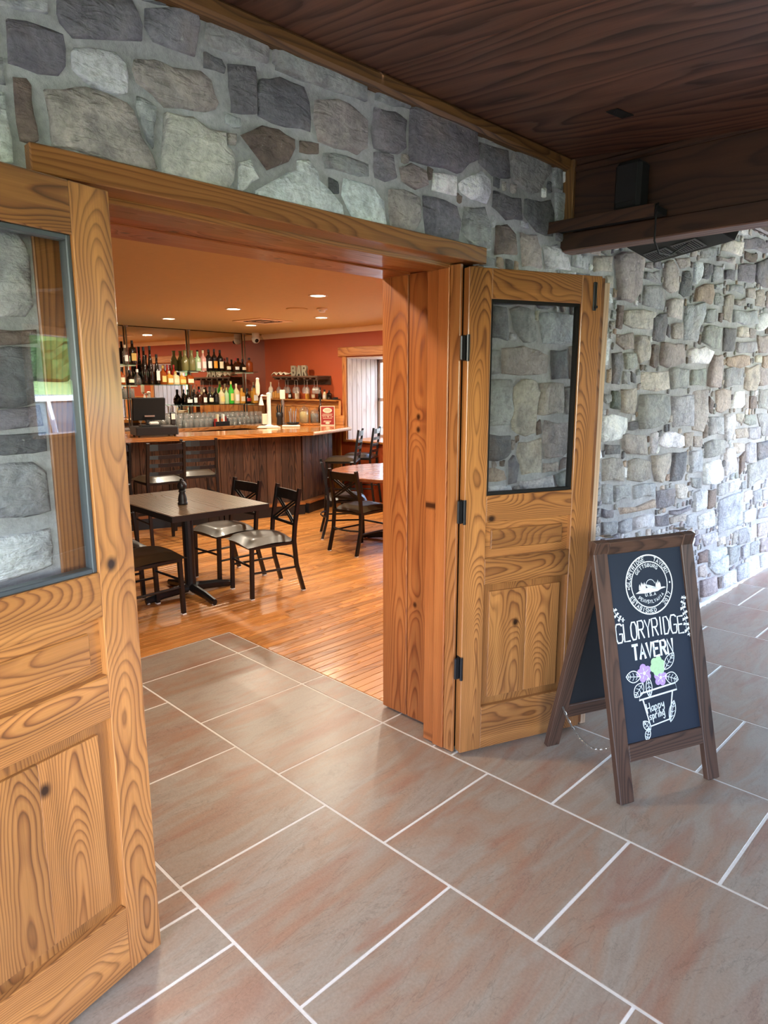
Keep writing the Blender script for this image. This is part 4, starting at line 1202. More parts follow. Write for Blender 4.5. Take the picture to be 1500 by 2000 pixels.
# back counter under the mirror
bc = tag(empty('back_counter', mp(0, .25, 0), R(4)), 'dark wooden back counter under the mirror, full of glasses', 'counter')
link('counter_body', MB().box((-1.6, -.22, 0), (2.15, .24, .955), .004), M_beam, bc)
plank('counter_top', (-1.6, -.25, .956), (2.15, .244, .985), M_beam, bc, 'x', .006)
plank('counter_rail', (-1.6, -.262, .95), (2.15, -.25, 1.0), M_trimw, bc, 'x', .004)
# ---------------------------------------------------------------- glass shelves on ceiling poles
POLES = (.033, .976, 1.953)
for k, u in enumerate(POLES):
    pm = MB().lathe([(.011, 1.0), (.011, CZ - .001)], 10).lathe([(.03, CZ - .012), (.03, CZ - .001)], 16)
    o = link('shelf_pole', pm, M_steel, None, Matrix.Translation(mp(u, .03, 0)), True)
    tag(o, ('left', 'middle', 'right')[k] + ' steel pole holding the glass shelves, from ceiling to counter', 'pole', 'steel shelf poles')
SH = [('A', -.30, .10, 1.842, 'short upper left'), ('B', -.30, .93, 1.578, 'long left'), ('C', .775, 2.02, 1.768, 'upper right'), ('D', .68, 2.10, 1.300, 'lower right'), ('E', -.30, .10, 1.408, 'short lower left')]
SZ = {}
for k, a, b, z, nm in SH:
    t = tag(empty('glass_shelf', mp(a, 0, z), R(4)), nm + ' glass shelf in front of the bar mirror', 'shelf', 'glass shelves of the bar')
    link('shelf_pane', MB().box((0, -.25, -.01), (b - a, -.006, 0), .002), M_shelfg, t)
    for u in POLES:
        if a - .02 < u < b + .02: link('shelf_bracket', MB().box((u - a - .008, -.22, -.026), (u - a + .008, -.006, -.0105), .002), M_steel, t)
    SZ[k] = z
# ---------------------------------------------------------------- bottles
BG = {'dark': bottle_glass('dark_bottle_glass', (20, 14, 11)), 'brown': bottle_glass('brown_bottle_glass', (58, 26, 12)), 'amber': bottle_glass('amber_liquor', (150, 70, 24)),
      'green': bottle_glass('green_bottle_glass', (70, 190, 60)), 'clear': M_clear, 'pale': bottle_glass('pale_liquor', (222, 204, 160)), 'mint': bottle_glass('pale_green_liquor', (176, 206, 160)),
      'pink': bottle_glass('pink_liquor', (216, 160, 150)), 'gold': bottle_glass('golden_liquor', (206, 146, 60)), 'olive': bottle_glass('olive_bottle_glass', (120, 116, 70)), 'red': bottle_glass('red_liquor', (150, 40, 30)), 'cream': bottle_glass('cream_bottle', (232, 222, 200))}
LB = {}
def lab(col):
    if col not in LB: LB[col] = plain('label_paper_%d' % len(LB), col, .6, noise_amt=.05)
    return LB[col]
PROF = {'tall': [(.9, 0), (1, .015), (1, .56), (.95, .62), (.5, .72), (.32, .78), (.30, .93)], 'round': [(.8, 0), (1, .12), (.98, .34), (.72, .52), (.34, .64), (.28, .72), (.28, .90)],
        'square': [(.95, 0), (1, .02), (1, .60), (.9, .68), (.36, .74), (.32, .92)], 'slim': [(.9, 0), (1, .02), (.95, .45), (.6, .66), (.42, .75), (.40, .93)], 'jug': [(.9, 0), (1, .04), (1, .5), (.7, .62), (.42, .72), (.42, .9), (.55, .98)]}
BM = {}
def bottle(loc, h, r, style, glass, label_col, cap_col, text, rz=0, group=None):
    key = (round(h, 2), round(r, 3), style, glass)
    sq = 1 if style == 'square' else 0
    if key not in BM:
        pr = [(q * r, z * h) for q, z in PROF[style]]
        BM[key] = MB().lathe(pr, 14 if not sq else 16, sq=.85 * sq).mesh('bottle', True); BM[key].materials.append(BG[glass])
    o = link('bottle', BM[key], None, None, Matrix.Translation(loc) @ Matrix.Rotation(rz, 4, 'Z'))
    tag(o, text, 'bottle', group)
    top = PROF[style][-1]; rt = top[0] * r * 1.12
    if cap_col: link('cap', MB().lathe([(rt, top[1] * h - .02), (rt, h - .002), (rt * .9, h)], 12), lab(cap_col), o)
    if label_col:
        lz0, lz1 = (.14, .46) if style != 'round' else (.14, .36)
        m = MB(); n = 9; vs = []; rr_ = r * 1.015
        for i in range(n):
            an = -PI / 2 - .75 + 1.5 * i / (n - 1)
            g = 1.0
            if sq:
                mm = max(abs(math.cos(an)), abs(math.sin(an))); g = .15 + .85 / mm * .86
            for z in (lz0 * h, lz1 * h): vs.append((rr_ * g * math.cos(an), rr_ * g * math.sin(an), z))
        m.add(vs, [(2 * i, 2 * i + 2, 2 * i + 3, 2 * i + 1) for i in range(n - 1)])
        link('label', m, lab(label_col), o)
    return o
CR, WH, YE, BL, OR_, RD, GD = (228, 214, 180), (232, 230, 222), (226, 200, 120), (24, 22, 22), (220, 150, 40), (160, 40, 34), (196, 160, 80)
ROW = {'A': [(-.055, .24, .035, 'tall', 'clear', WH, CR, 'clear'), (.048, .30, .043, 'square', 'dark', GD, BL, 'square black')],
 'B': [(-.13, .2, .045, 'tall', 'amber', CR, BL, 'amber'), (-.01, .187, .052, 'round', 'dark', CR, BL, 'squat dark'), (.095, .20, .05, 'round', 'clear', None, WH, 'clear decanter-shaped'), (.205, .49, .038, 'slim', 'dark', None, BL, 'very tall black'), (.294, .505, .038, 'slim', 'dark', None, BL, 'very tall black'), (.388, .40, .037, 'slim', 'dark', WH, BL, 'tall black white-labelled'),
       (.474, .254, .045, 'tall', 'amber', YE, GD, 'amber yellow-labelled'), (.568, .185, .046, 'square', 'gold', CR, CR, 'golden square'), (.664, .18, .046, 'square', 'pale', CR, GD, 'pale square'), (.762, .158, .052, 'square', 'gold', YE, CR, 'golden wide'), (.881, .172, .056, 'square', 'amber', CR, BL, 'amber square whiskey')],
 'C': [(.829, .285, .05, 'jug', 'olive', None, None, 'old olive glass jug-shaped'), (.936, .287, .052, 'jug', 'olive', None, None, 'old olive glass jug-shaped'), (1.036, .268, .043, 'tall', 'mint', WH, (150, 190, 130), 'pale green'), (1.128, .289, .043, 'tall', 'pink', WH, CR, 'pink and white'), (1.222, .304, .046, 'tall', 'dark', WH, BL, 'dark round-labelled'), (1.318, .312, .045, 'tall', 'dark', OR_, BL, 'dark orange-labelled'), (1.418, .302, .048, 'tall', 'dark', CR, BL, 'dark cream-labelled'),
       (1.545, .202, .05, 'round', 'brown', CR, BL, 'short brown'), (1.695, .197, .05, 'round', 'brown', WH, RD, 'short red-brown'), (1.822, .185, .05, 'round', 'dark', CR, BL, 'short dark'), (1.945, .208, .046, 'square', 'amber', None, BL, 'half-empty amber')],
 'D': [(.85, .211, .058, 'round', 'dark', WH, BL, 'squat dark'), (.955, .209, .038, 'tall', 'dark', WH, BL, 'dark slim'), (1.035, .21, .036, 'tall', 'brown', None, RD, 'brown slim'), (1.115, .211, .04, 'tall', 'brown', WH, CR, 'brown white-labelled'), (1.215, .252, .05, 'round', 'dark', CR, BL, 'round dark'), (1.318, .228, .044, 'tall', 'dark', BL, BL, 'plain black'), (1.415, .24, .048, 'tall', 'pale', YE, GD, 'pale yellow'), (1.505, .235, .038, 'tall', 'mint', None, GD, 'pale green slim'), (1.590, .326, .042, 'tall', 'green', YE, YE, 'bright green'),
       (1.685, .292, .047, 'tall', 'pale', WH, CR, 'pale slim-necked'), (1.782, .226, .046, 'square', 'gold', CR, GD, 'golden square'), (1.89, .223, .057, 'round', 'dark', RD, BL, 'squat dark red-labelled'), (2.02, .265, .05, 'square', 'gold', WH, BL, 'golden white-labelled')]}
NMS = {'A': 'short upper left', 'B': 'long left', 'C': 'upper right', 'D': 'lower right'}
ORD = ['first', 'second', 'third', 'fourth', 'fifth', 'sixth', 'seventh', 'eighth', 'ninth', 'tenth', 'eleventh', 'twelfth', 'thirteenth']
for k, L in ROW.items():
    for i, (u, h, r_, st, gl, lc, cc, ds) in enumerate(L):
        bottle(mp(u, .135, SZ[k] + .0005), h, r_, st, gl, lc, cc, '%s bottle, %s from the left on the %s glass shelf' % (ds, ORD[i], NMS[k]), R(4), 'bottles on the glass shelves')
for i, u in enumerate((.60, .70)):
    bottle(mp(u, .045, SZ['B'] + .0005), .27, .04, 'tall', 'red', None, RD, 'red bottle standing behind the %s golden square bottle on the long left shelf' % ('first' if i == 0 else 'second'), 0, 'bottles on the glass shelves')
# ---------------------------------------------------------------- drinking glasses
def lathe_thin(prof, n=14):
    return MB().lathe(prof, n)
def add_glass_mesh(nm, prof):
    v = MB(); n = 14
    vs = []; fs = []
    for r_, z in prof:
        for k in range(n): vs.append((r_ * math.cos(2 * PI * k / n), r_ * math.sin(2 * PI * k / n), z))
    for i in range(len(prof) - 1):
        for k in range(n):
            l = (k + 1) % n
            fs.append((i * n + k, i * n + l, (i + 1) * n + l, (i + 1) * n + k))
    v.add(vs, fs)
    me = v.mesh(nm, True); me.materials.append(M_drink)
    return me
G_T = add_glass_mesh('tumbler', [(.034, .12), (.036, .002), (.0, 0), (.0, .006), (.033, .008), (.031, .12)])
G_W = add_glass_mesh('wine_glass', [(.0, .19), (.033, .19), (.033, .187), (.005, .183), (.004, .10), (.02, .088), (.036, .06), (.036, .03), (.03, .0)])
G_S = add_glass_mesh('stem_glass', [(0, 0), (.032, .0), (.032, .003), (.005, .008), (.004, .07), (.02, .09), (.034, .12), (.035, .15), (.03, .19)])
rgl = random.Random(2)
ORD = ['first', 'second', 'third', 'fourth', 'fifth', 'sixth', 'seventh', 'eighth', 'ninth', 'tenth', 'eleventh', 'twelfth', 'thirteenth', 'fourteenth', 'fifteenth', 'sixteenth', 'seventeenth', 'eighteenth', 'nineteenth', 'twentieth', 'twenty-first', 'twenty-second']
def glasses(u0, u1, off, me, step, grp, lb):
    u = u0; k = -1
    while u < u1:
        if off == .40 and .98 < u < 1.34:
            u += step; continue
        k += 1
        o = link(me.name, me, None, None, Matrix.Translation(mp(u + rgl.uniform(-.006, .006), off + rgl.uniform(-.006, .006), .9855)))
        tag(o, lb % ORD[k], 'glass', grp); u += step
glasses(.62, 2.1, .40, G_T, .082, 'tumblers in the front row on the back counter', 'clear tumbler, %s from the left in the front row on the back counter')
glasses(.58, 2.1, .315, G_T, .082, 'tumblers in the second row on the back counter', 'clear tumbler, %s from the left in the second row on the back counter')
glasses(.30, 2.1, .225, G_S, .088, 'stemmed glasses on the back counter', 'clear stemmed glass, %s from the left in the row behind the tumblers')
glasses(.34, 2.1, .13, G_S, .095, 'stemmed glasses against the mirror', 'clear stemmed glass, %s from the left in the row against the mirror')
for k, u in enumerate((-.10, 0.0)):
    o = link('tumbler', G_T, None, None, Matrix.Translation(mp(u, .13, SZ['E'] + .0005)))
    tag(o, 'clear tumbler on the short lower left glass shelf, ' + ('left of the two' if k == 0 else 'right of the two'), 'glass', 'tumblers on the small lower shelf')
# caddy of sachets in front of the glasses
cd = tag(empty('bar_caddy', mp(1.16, .47, .9855 + .0), R(4)), 'dark caddy of colourful packets among the glasses', 'caddy')
cd.location = mp(1.16, .455, .986)
link('caddy_tray', MB().box((-.12, -.035, 0), (.12, .035, .012), .003).box((-.12, -.035, .012), (.12, -.03, .08), .002).box((-.12, .03, .012), (.12, .035, .08), .002), M_blackp, cd)
for i in range(7):
    col = [RD, CR, (60, 50, 46), (200, 110, 60), WH, (120, 40, 40), (40, 40, 44)][i]
    link('packet', MB().box((-.112 + i * .033, -.024, .013), (-.088 + i * .033, .024, .12 + .03 * ((i * 5) % 3)), .003), lab(col), cd)
# ---------------------------------------------------------------- things on the bar top
Z = BZ + .0005
pos = tag(empty('register_screen', (1.43, 5.64, Z + .105), R(-14)), 'black touchscreen register standing on the cash drawer', 'register')
link('screen_foot', MB().box((-.1, -.08, 0), (.1, .09, .015), .004), M_blackp, pos)
link('screen_arm', MB().box((-.035, .0, .015), (.035, .03, .14), .004), M_blackp, pos)
pm = MB(); pm.box((-.175, -.016, -.125), (.175, .016, .125), .008)
link('screen_back', pm, M_blackm, pos, Matrix.Translation((0, -.01, .185)) @ Matrix.Rotation(R(12), 4, 'X'))
link('screen_port', MB().box((-.055, -.03, .10), (.055, -.018, .118), .002), M_steel, pos)
link('card_slip', MB().box((-.02, -.075, .016), (.085, -.035, .05), .012), M_white, pos)
drw = tag(empty('cash_drawer', (1.47, 5.62, Z), R(-14)), 'black metal cash drawer under the register screen', 'cash drawer')
link('drawer_body', MB().box((-.225, -.16, .012), (.225, .16, .104), .004), M_blackp, drw)
link('drawer_front', MB().box((-.215, -.166, .02), (.215, -.1602, .094), .002), M_black, drw)
for a in (-.19, .19):
    for b in (-.13, .13): link('foot', MB().lathe([(.012, 0), (.012, .0118)], 10, (a, b, 0)), M_blackm, drw)
pr_ = tag(empty('card_reader', (1.80, 5.80, Z), R(-14)), 'black and white card reader behind the register screen', 'card reader')
link('reader_stand', MB().lathe([(.04, 0), (.04, .01), (.014, .02), (.014, .1)], 14), M_blackp, pr_)
link('reader_body', MB().box((-.03, -.015, .1), (.03, .02, .24), .008), M_blackp, pr_)
link('reader_screen', MB().box((-.022, -.017, .16), (.022, -.0151, .225), .001), M_white, pr_)
mn = tag(empty('menu_stand', (1.06, 5.62, Z), R(-20)), 'red-edged menu card standing at the left end of the bar', 'menu')
link('menu_card', MB().box((-.07, -.004, 0), (.07, .004, .27), .001), M_red, mn, Matrix.Rotation(R(-10), 4, 'X'))
link('menu_page', MB().box((-.062, -.0055, .01), (.062, -.0045, .26), .0003), M_gold, mn, Matrix.Rotation(R(-10), 4, 'X'))
# beer tap
tp = tag(empty('beer_tap', (3.28, 5.98, Z), R(-30)), 'tall white and steel beer tap on the bar top', 'beer tap')
link('tap_base', MB().lathe([(.075, 0), (.075, .012), (.05, .022), (.03, .03)], 20), M_white, tp, smooth=False)
link('tap_column', MB().lathe([(.026, .03), (.026, .42), (.03, .425), (.03, .44), (.01, .45)], 16), M_white, tp, smooth=False)
link('tap_arm', MB().tube([(0, 0, .40), (-.08, -.02, .41), (-.10, -.025, .40)], .014, 10), M_steel, tp)
link('tap_spout', MB().lathe([(.012, .40), (.016, .37), (.034, .29), (.03, .285)], 14, (-.10, -.025, 0)), M_white, tp)
link('tap_handle', MB().lathe([(.012, .41), (.026, .44), (.028, .54), (.02, .60), (.022, .63), (.01, .64)], 14, (-.14, -.03, 0)), M_cream, tp)
t2 = tag(empty('beer_tap', (3.78, 6.34, Z), R(-30)), 'steel beer tap with a cream square handle, right of the white tap', 'beer tap')
link('tap_column', MB().lathe([(.045, 0), (.045, .012), (.024, .02), (.024, .34), (.01, .35)], 16), M_steel, t2)
link('tap_handle', MB().box((-.036, -.014, .35), (.036, .014, .48), .006), M_cream, t2)
tw = tag(empty('bar_towel', (3.16, 5.79, Z), R(-20)), 'folded white towel lying beside the beer tap', 'towel')
link('towel_fold', MB().box((-.17, -.06, 0), (.12, .05, .016), .007).box((-.15, -.05, .016), (.09, .045, .028), .006), M_cream, tw)
tw = tag(empty('bar_towel', (3.50, 5.80, Z), R(-40)), 'flat white towel lying in front of the black straw cup', 'towel')
link('towel_fold', MB().box((-.12, -.06, 0), (.12, .06, .02), .008), M_cream, tw)
nb_ = tag(empty('napkin_holder', (3.56, 6.44, Z), R(-30)), 'cream block of napkins beside the black straw cup', 'napkins')
link('napkin_stack', MB().box((-.055, -.05, .006), (.055, .05, .15), .004), M_cream, nb_)
link('holder_base', MB().box((-.065, -.055, 0), (.065, .055, .006), .002), M_blackp, nb_)
cup = tag(empty('straw_cup', (3.66, 6.26, Z)), 'black cup of black straws on the bar top', 'cup')
link('cup_body', MB().lathe([(.04, 0), (.045, .01), (.04, .09), (.05, .12), (.046, .17)], 14), M_blackp, cup, smooth=True)
for i in range(8):
    a = i * .8
    link('straw', MB().tube([(.02 * math.cos(a), .02 * math.sin(a), .1), (.04 * math.cos(a), .04 * math.sin(a), .25 + .02 * (i % 3))], .005, 6), M_blackm, cup)
ut = tag(empty('utensil_bowl', (3.67, 5.98, Z)), 'black bowl holding upright silver bar tools', 'bowl')
link('bowl', MB().lathe([(.05, 0), (.085, .03), (.09, .045), (.08, .043), (.04, .01)], 18), M_blackp, ut, smooth=True)
for i in range(9):
    a = i * .7
    link('bar_tool', MB().tube([(.035 * math.cos(a), .035 * math.sin(a), .012), (.05 * math.cos(a), .05 * math.sin(a), .17 + .03 * (i % 3))], (.007, .003), 6), M_steel, ut)
def jar(loc, h, r_, fill, text, lidknob=True):
    j = tag(empty('glass_jar', loc), text, 'jar')
    link('jar_glass', MB().lathe([(r_ * .95, 0), (r_, .01), (r_, h * .78), (r_ * .8, h * .86)], 16), M_clear, j, smooth=True)
    link('jar_filling', MB().lathe([(r_ * .9, .006), (r_ * .92, h * .6), (r_ * .5, h * .68)], 14), lab(fill), j, smooth=True)
    link('jar_lid', MB().lathe([(r_ * .84, h * .86), (r_ * .84, h * .9), (r_ * .3, h * .93), (r_ * .22, h * 1.0), (.004, h * 1.03)], 14), M_clear, j, smooth=True)
tray = tag(link('round_tray', MB().lathe([(.15, 0), (.16, .012), (.16, .03), (.15, .03)], 26), M_bartop, None, Matrix.Translation((3.93, 5.93, Z))), 'round wooden tray holding the glass jars', 'tray')
jar((3.87, 5.98, Z + .0305), .23, .066, (196, 170, 110), 'glass jar of pale snacks, left on the round tray')
jar((3.99, 5.90, Z + .0305), .19, .062, (120, 110, 96), 'glass jar of grey snacks, right on the round tray')
ps = tag(empty('pretzel_jar', (4.11, 5.77, Z)), 'tall jar of pretzel sticks beside the red sign', 'jar')
link('jar_glass', MB().lathe([(.05, 0), (.052, .02), (.052, .24), (.05, .25)], 16), M_clear, ps, smooth=True)
for i in range(12):
    a = i * .55; q = .015 + .02 * (i % 2)
    link('pretzel_stick', MB().tube([(q * math.cos(a), q * math.sin(a), .008), (q * 1.15 * math.cos(a + .6), q * 1.15 * math.sin(a + .6), .21 + .02 * (i % 3))], .006, 6), M_pine, ps)
bottle((4.20, 6.02, Z), .37, .036, 'tall', 'brown', WH, BL, 'tall brown beer bottle with white label behind the pretzel jar')
pad = tag(empty('wooden_paddle', (4.235, 5.66, Z), R(-60)), 'pale wooden serving paddle leaning at the right end of the bar', 'paddle')
link('paddle_blade', MB().box((-.06, -.009, 0), (.06, .009, .13), .005), M_pine, pad, Matrix.Rotation(R(-6), 4, 'X'))
link('paddle_handle', MB().box((-.018, -.008, .13), (.018, .008, .33), .005), M_pine, pad, Matrix.Rotation(R(-6), 4, 'X'))
c = srgb
# ---------------------------------------------------------------- strokes: hand lettering made of thin raised ribbons
def arc(cx, cy, rx, ry, a0, a1, n=8):
    return [(cx + rx * math.cos(R(a0 + (a1 - a0) * i / n)), cy + ry * math.sin(R(a0 + (a1 - a0) * i / n))) for i in range(n + 1)]
GLY = {
 'A': [[(0, 0), (.5, 1), (1, 0)], [(.2, .36), (.8, .36)]],
 'B': [[(0, 0), (0, 1), (.7, 1), (.9, .85), (.9, .65), (.7, .52), (0, .52)], [(.7, .52), (1, .38), (1, .14), (.75, 0), (0, 0)]],
 'D': [[(0, 0), (0, 1), (.6, 1), (1, .7), (1, .3), (.6, 0), (0, 0)]],
 'E': [[(1, 1), (0, 1), (0, 0), (1, 0)], [(0, .52), (.75, .52)]],
 'G': [[(1, .9), (.75, 1), (.2, 1), (0, .8), (0, .2), (.2, 0), (.8, 0), (1, .15), (1, .46), (.55, .46)]],
 'H': [[(0, 0), (0, 1)], [(1, 0), (1, 1)], [(0, .5), (1, .5)]],
 'I': [[(.5, 0), (.5, 1)]],
 'L': [[(0, 1), (0, 0), (1, 0)]],
 'N': [[(0, 0), (0, 1), (1, 0), (1, 1)]],
 'O': [[(.25, 0), (0, .25), (0, .75), (.25, 1), (.75, 1), (1, .75), (1, .25), (.75, 0), (.25, 0)]],
 'P': [[(0, 0), (0, 1), (.8, 1), (1, .85), (1, .6), (.8, .46), (0, .46)]],
 'R': [[(0, 0), (0, 1), (.8, 1), (1, .85), (1, .62), (.8, .5), (0, .5)], [(.45, .5), (1, 0)]],
 'S': [[(1, .88), (.8, 1), (.2, 1), (0, .85), (0, .65), (.2, .53), (.8, .47), (1, .33), (1, .14), (.8, 0), (.2, 0), (0, .12)]],
 'T': [[(0, 1), (1, 1)], [(.5, 1), (.5, 0)]],
 'U': [[(0, 1), (0, .2), (.25, 0), (.75, 0), (1, .2), (1, 1)]],
 'V': [[(0, 1), (.5, 0), (1, 1)]],
 'W': [[(0, 1), (.25, 0), (.5, .7), (.75, 0), (1, 1)]],
 'Y': [[(0, 1), (.5, .5), (1, 1)], [(.5, .5), (.5, 0)]],
 '2': [[(0, .8), (.2, 1), (.8, 1), (1, .8), (1, .6), (0, 0), (1, 0)]],
 '0': [[(.5, 0), (.1, .2), (.1, .8), (.5, 1), (.9, .8), (.9, .2), (.5, 0)]],
 '1': [[(.25, .8), (.55, 1), (.55, 0)]],
 '7': [[(0, 1), (1, 1), (.4, 0)]],
 '.': [[(.4, 0), (.55, .05)]], "'": [[(.4, 1), (.4, .75)]],
 'a': [[(.9, .6), (.3, .6), (.05, .35), (.2, .03), (.6, .05), (.9, .4), (.9, .6), (.9, .1), (1.1, .02)]],
 'p': [[(.1, .6), (.1, -.45)], arc(.45, .32, .38, .3, 160, -180, 8)],
 'y': [[(.05, .6), (.2, .15), (.55, .1), (.9, .6)], [(.9, .6), (.75, -.2), (.4, -.45), (.1, -.3)]],
 's': [[(.85, .55), (.5, .62), (.15, .5), (.3, .33), (.8, .22), (.7, .03), (.1, .06)]],
 'r': [[(.1, .6), (.15, 0)], [(.13, .35), (.4, .6), (.85, .55)]],
 'i': [[(.4, .6), (.4, 0)], [(.4, .82), (.45, .88)]],
 'n': [[(.05, .6), (.1, 0)], [(.08, .35), (.4, .62), (.75, .5), (.8, 0)]],
 'g': [arc(.45, .33, .38, .28, 30, 390, 8), [(.85, .55), (.85, -.25), (.5, -.45), (.1, -.32)]],
 'h': [[(.1, 1), (.1, 0)], [(.1, .35), (.5, .6), (.85, .4), (.85, 0)]],
}
class Ink:
    """ribbons drawn on a plane (u, v), standing a little proud of it along +w"""
    def __init__(s, w=.004, h=.0012): s.mb = MB(); s.w = w; s.h = h
    def line(s, pts, w=None, closed=False):
        w = (w or s.w) / 2
        P = [Vector(p).to_2d() for p in pts]
        P = [p for i, p in enumerate(P) if i == 0 or (p - P[i - 1]).length > 1e-5]
        n = len(P)
        if n < 2: return
        vs = []
        for i in range(n):
            if closed: t = P[(i + 1) % n] - P[i - 1]
            else: t = P[min(i + 1, n - 1)] - P[max(i - 1, 0)]
            if t.length < 1e-7: t = Vector((1, 0))
            t.normalize(); q = Vector((-t.y, t.x)) * w
            a = P[i] - (t * w * .5 if i == 0 and not closed else Vector((0, 0))) + (t * w * .5 if i == n - 1 and not closed else Vector((0, 0)))
            vs += [(a.x + q.x, a.y + q.y, s.h), (a.x - q.x, a.y - q.y, s.h)]
        m = n if closed else n - 1
        s.mb.add(vs, [(2 * i, 2 * i + 1, 2 * ((i + 1) % n) + 1, 2 * ((i + 1) % n)) for i in range(m)])
    def fill(s, pts):
        s.mb.add([(p[0], p[1], s.h) for p in pts], [tuple(range(len(pts)))])
    def text(s, txt, u, v, h, cw, gap, rot=0, w=None, slant=0, grow=0):
        x = 0
        for ch in txt:
            if ch != ' ':
                for st in GLY[ch]:
                    pts = []
                    for (a, b) in st:
                        px, py = x + (a * (cw if ch not in "I.'1i" else cw * .6)) + b * h * slant, b * h
                        pts.append((u + px * math.cos(rot) - py * math.sin(rot), v + px * math.sin(rot) + py * math.cos(rot)))
                    s.line(pts, w)
            x += (cw if ch not in "I.'1i" else cw * .6) + gap
        return x
    def arc_text(s, txt, cu, cv, r, h, cw, gap, mid, up=True, w=None):
        n = len(txt); adv = (cw + gap) / r; a0 = mid + (n - 1) / 2 * adv * (1 if up else -1)
        for i, ch in enumerate(txt):
            if ch == ' ': continue
            a = a0 - i * adv * (1 if up else -1)
            rot = a - PI / 2 if up else a + PI / 2
            base = r if up else r + h
            bu, bv = cu + base * math.cos(a), cv + base * math.sin(a)
            for st in GLY[ch]:
                pts = []
                for (x, y) in st:
                    px, py = (x - .5) * cw, y * h
                    pts.append((bu + px * math.cos(rot) - py * math.sin(rot), bv + px * math.sin(rot) + py * math.cos(rot)))
                s.line(pts, w)

# ---------------------------------------------------------------- red table sign on the bar
sg = tag(empty('table_sign', (4.02, 5.66, Z), R(-42)), 'small red sign in a pale frame standing on the bar', 'sign')
link('sign_frame', MB().box((-.098, -.004, 0), (.098, .004, .265), .001), M_gold, sg)
link('sign_face', MB().box((-.09, -.0052, .012), (.09, -.0042, .257), .0003), M_red, sg)
ink = Ink(.0045, 0)
ink.fill(arc(0, .205, .062, .034, 0, 360, 24)[:-1])
ink.fill(arc(0, .033, .03, .013, 0, 360, 16)[:-1])
for k, (v, n_) in enumerate(((.155, .066), (.138, .074), (.098, .06), (.062, .05), (.05, .056))):
    x = -n_
    while x < n_ - .01:
        e = min(n_, x + .012 + .006 * ((k * 7 + int(x * 1000)) % 3)); ink.line([(x, v), (e, v)], .006); x = e + .005
ink.text("IT'S THE LAW", -.066, .112, .016, .008, .0045, w=.0028)
M_up = Matrix.Rotation(R(90), 4, 'X')
link('sign_print', ink.mb, M_gold, sg, Matrix.Translation((0, -.0056, 0)) @ M_up)
ink = Ink(.003, 0)
for v in (.213, .197):
    for k in range(5): ink.line([(-.04 + k * .017, v), (-.028 + k * .017, v)], .006)
link('sign_print', ink.mb, M_red, sg, Matrix.Translation((0, -.006, 0)) @ M_up)

# ---------------------------------------------------------------- glass rack and BAR letters on the red wall
rk = tag(empty('glass_rack', (RX, 6.47, 1.675)), 'dark wooden shelf on the red wall with stemware slots below', 'rack')
plank('rack_shelf', (-.26, -.52, 0), (-.001, .52, .025), M_bark, rk, 'y', .004)
plank('rack_back', (-.02, -.52, -.10), (-.001, .52, 0), M_bark, rk, 'y', .003)
for k in range(8):
    y = -.49 + k * .137
    plank('rack_slat', (-.25, y - .02, -.025), (-.021, y + .02, -.0005), M_bark, rk, 'x', .003)
for k in range(9):
    o = link('wine_glass', G_W, None, None, Matrix.Translation((RX - .20 + .04 * (k % 2), 6.02 + k * .112, 1.452)))
    tag(o, 'clear wine glass hanging upside down, %s from the right in the wall rack' % ORD[k], 'glass', 'wine glasses hanging in the rack')
LETTER = {
 'B': ([(0, 0), (0, 1), (.62, 1), (.86, .9), (.92, .74), (.84, .57), (.96, .42), (.96, .2), (.82, .04), (.62, 0)], [[(.3, .62), (.3, .82), (.56, .82), (.62, .72), (.56, .62)], [(.3, .18), (.3, .42), (.58, .42), (.66, .3), (.58, .18)]]),
 'A': ([(0, 0), (.34, 1), (.66, 1), (1, 0), (.7, 0), (.64, .2), (.36, .2), (.3, 0)], [[(.43, .42), (.5, .68), (.57, .42)]]),
 'R': ([(0, 0), (0, 1), (.66, 1), (.9, .88), (.94, .7), (.84, .5), (.68, .42), (1, 0), (.66, 0), (.4, .36), (.3, .36), (.3, 0)], [[(.3, .6), (.3, .8), (.56, .8), (.63, .7), (.56, .6)]])}
def letter_mesh(ch, w, h, d):
    out, holes = LETTER[ch]
    cu = bpy.data.curves.new('letter', 'CURVE'); cu.dimensions = '2D'; cu.fill_mode = 'BOTH'; cu.extrude = d / 2
    for P in [out] + holes:
        sp = cu.splines.new('POLY'); sp.points.add(len(P) - 1); sp.use_cyclic_u = True
        for i, (x, y) in enumerate(P): sp.points[i].co = ((x - .5) * w, y * h, 0, 1)
    o = bpy.data.objects.new('tmp_letter', cu); COL.objects.link(o)
    me = bpy.data.meshes.new_from_object(o.evaluated_get(bpy.context.evaluated_depsgraph_get()))
    bpy.data.objects.remove(o); bpy.data.curves.remove(cu)
    me.materials.clear(); me.materials.append(M_marq)
    return me
M_marq = plain('grey_marquee_metal', (158, 146, 124), .5, .2)
for ch, y in zip('BAR', (6.60, 6.475, 6.35)):
    o = link('marquee_letter', letter_mesh(ch, .115, .15, .035), None, None, Matrix.Translation((RX - .15, y, 1.7005)) @ Matrix.Rotation(R(-90), 4, 'Z') @ M_up)
    tag(o, 'grey standing metal letter %s on the rack on the red wall' % ch, 'letter', None)
cl = MB(); rgc = random.Random(4); n = 14
vs = []; fs = []
for i in range(n):
    for j in range(6):
        u, v = i / (n - 1), j / 5
        vs.append((-.11 + .18 * v, .17 - .34 * u, .01 + .045 * math.sin(u * 9 + v * 3) ** 2 * (1 - .5 * v) + rgc.uniform(0, .012) - (.04 * max(0, .3 - v))))
for i in range(n - 1):
    for j in range(5): fs.append((i * 6 + j, i * 6 + j + 1, (i + 1) * 6 + j + 1, (i + 1) * 6 + j))
cl.add(vs, fs)
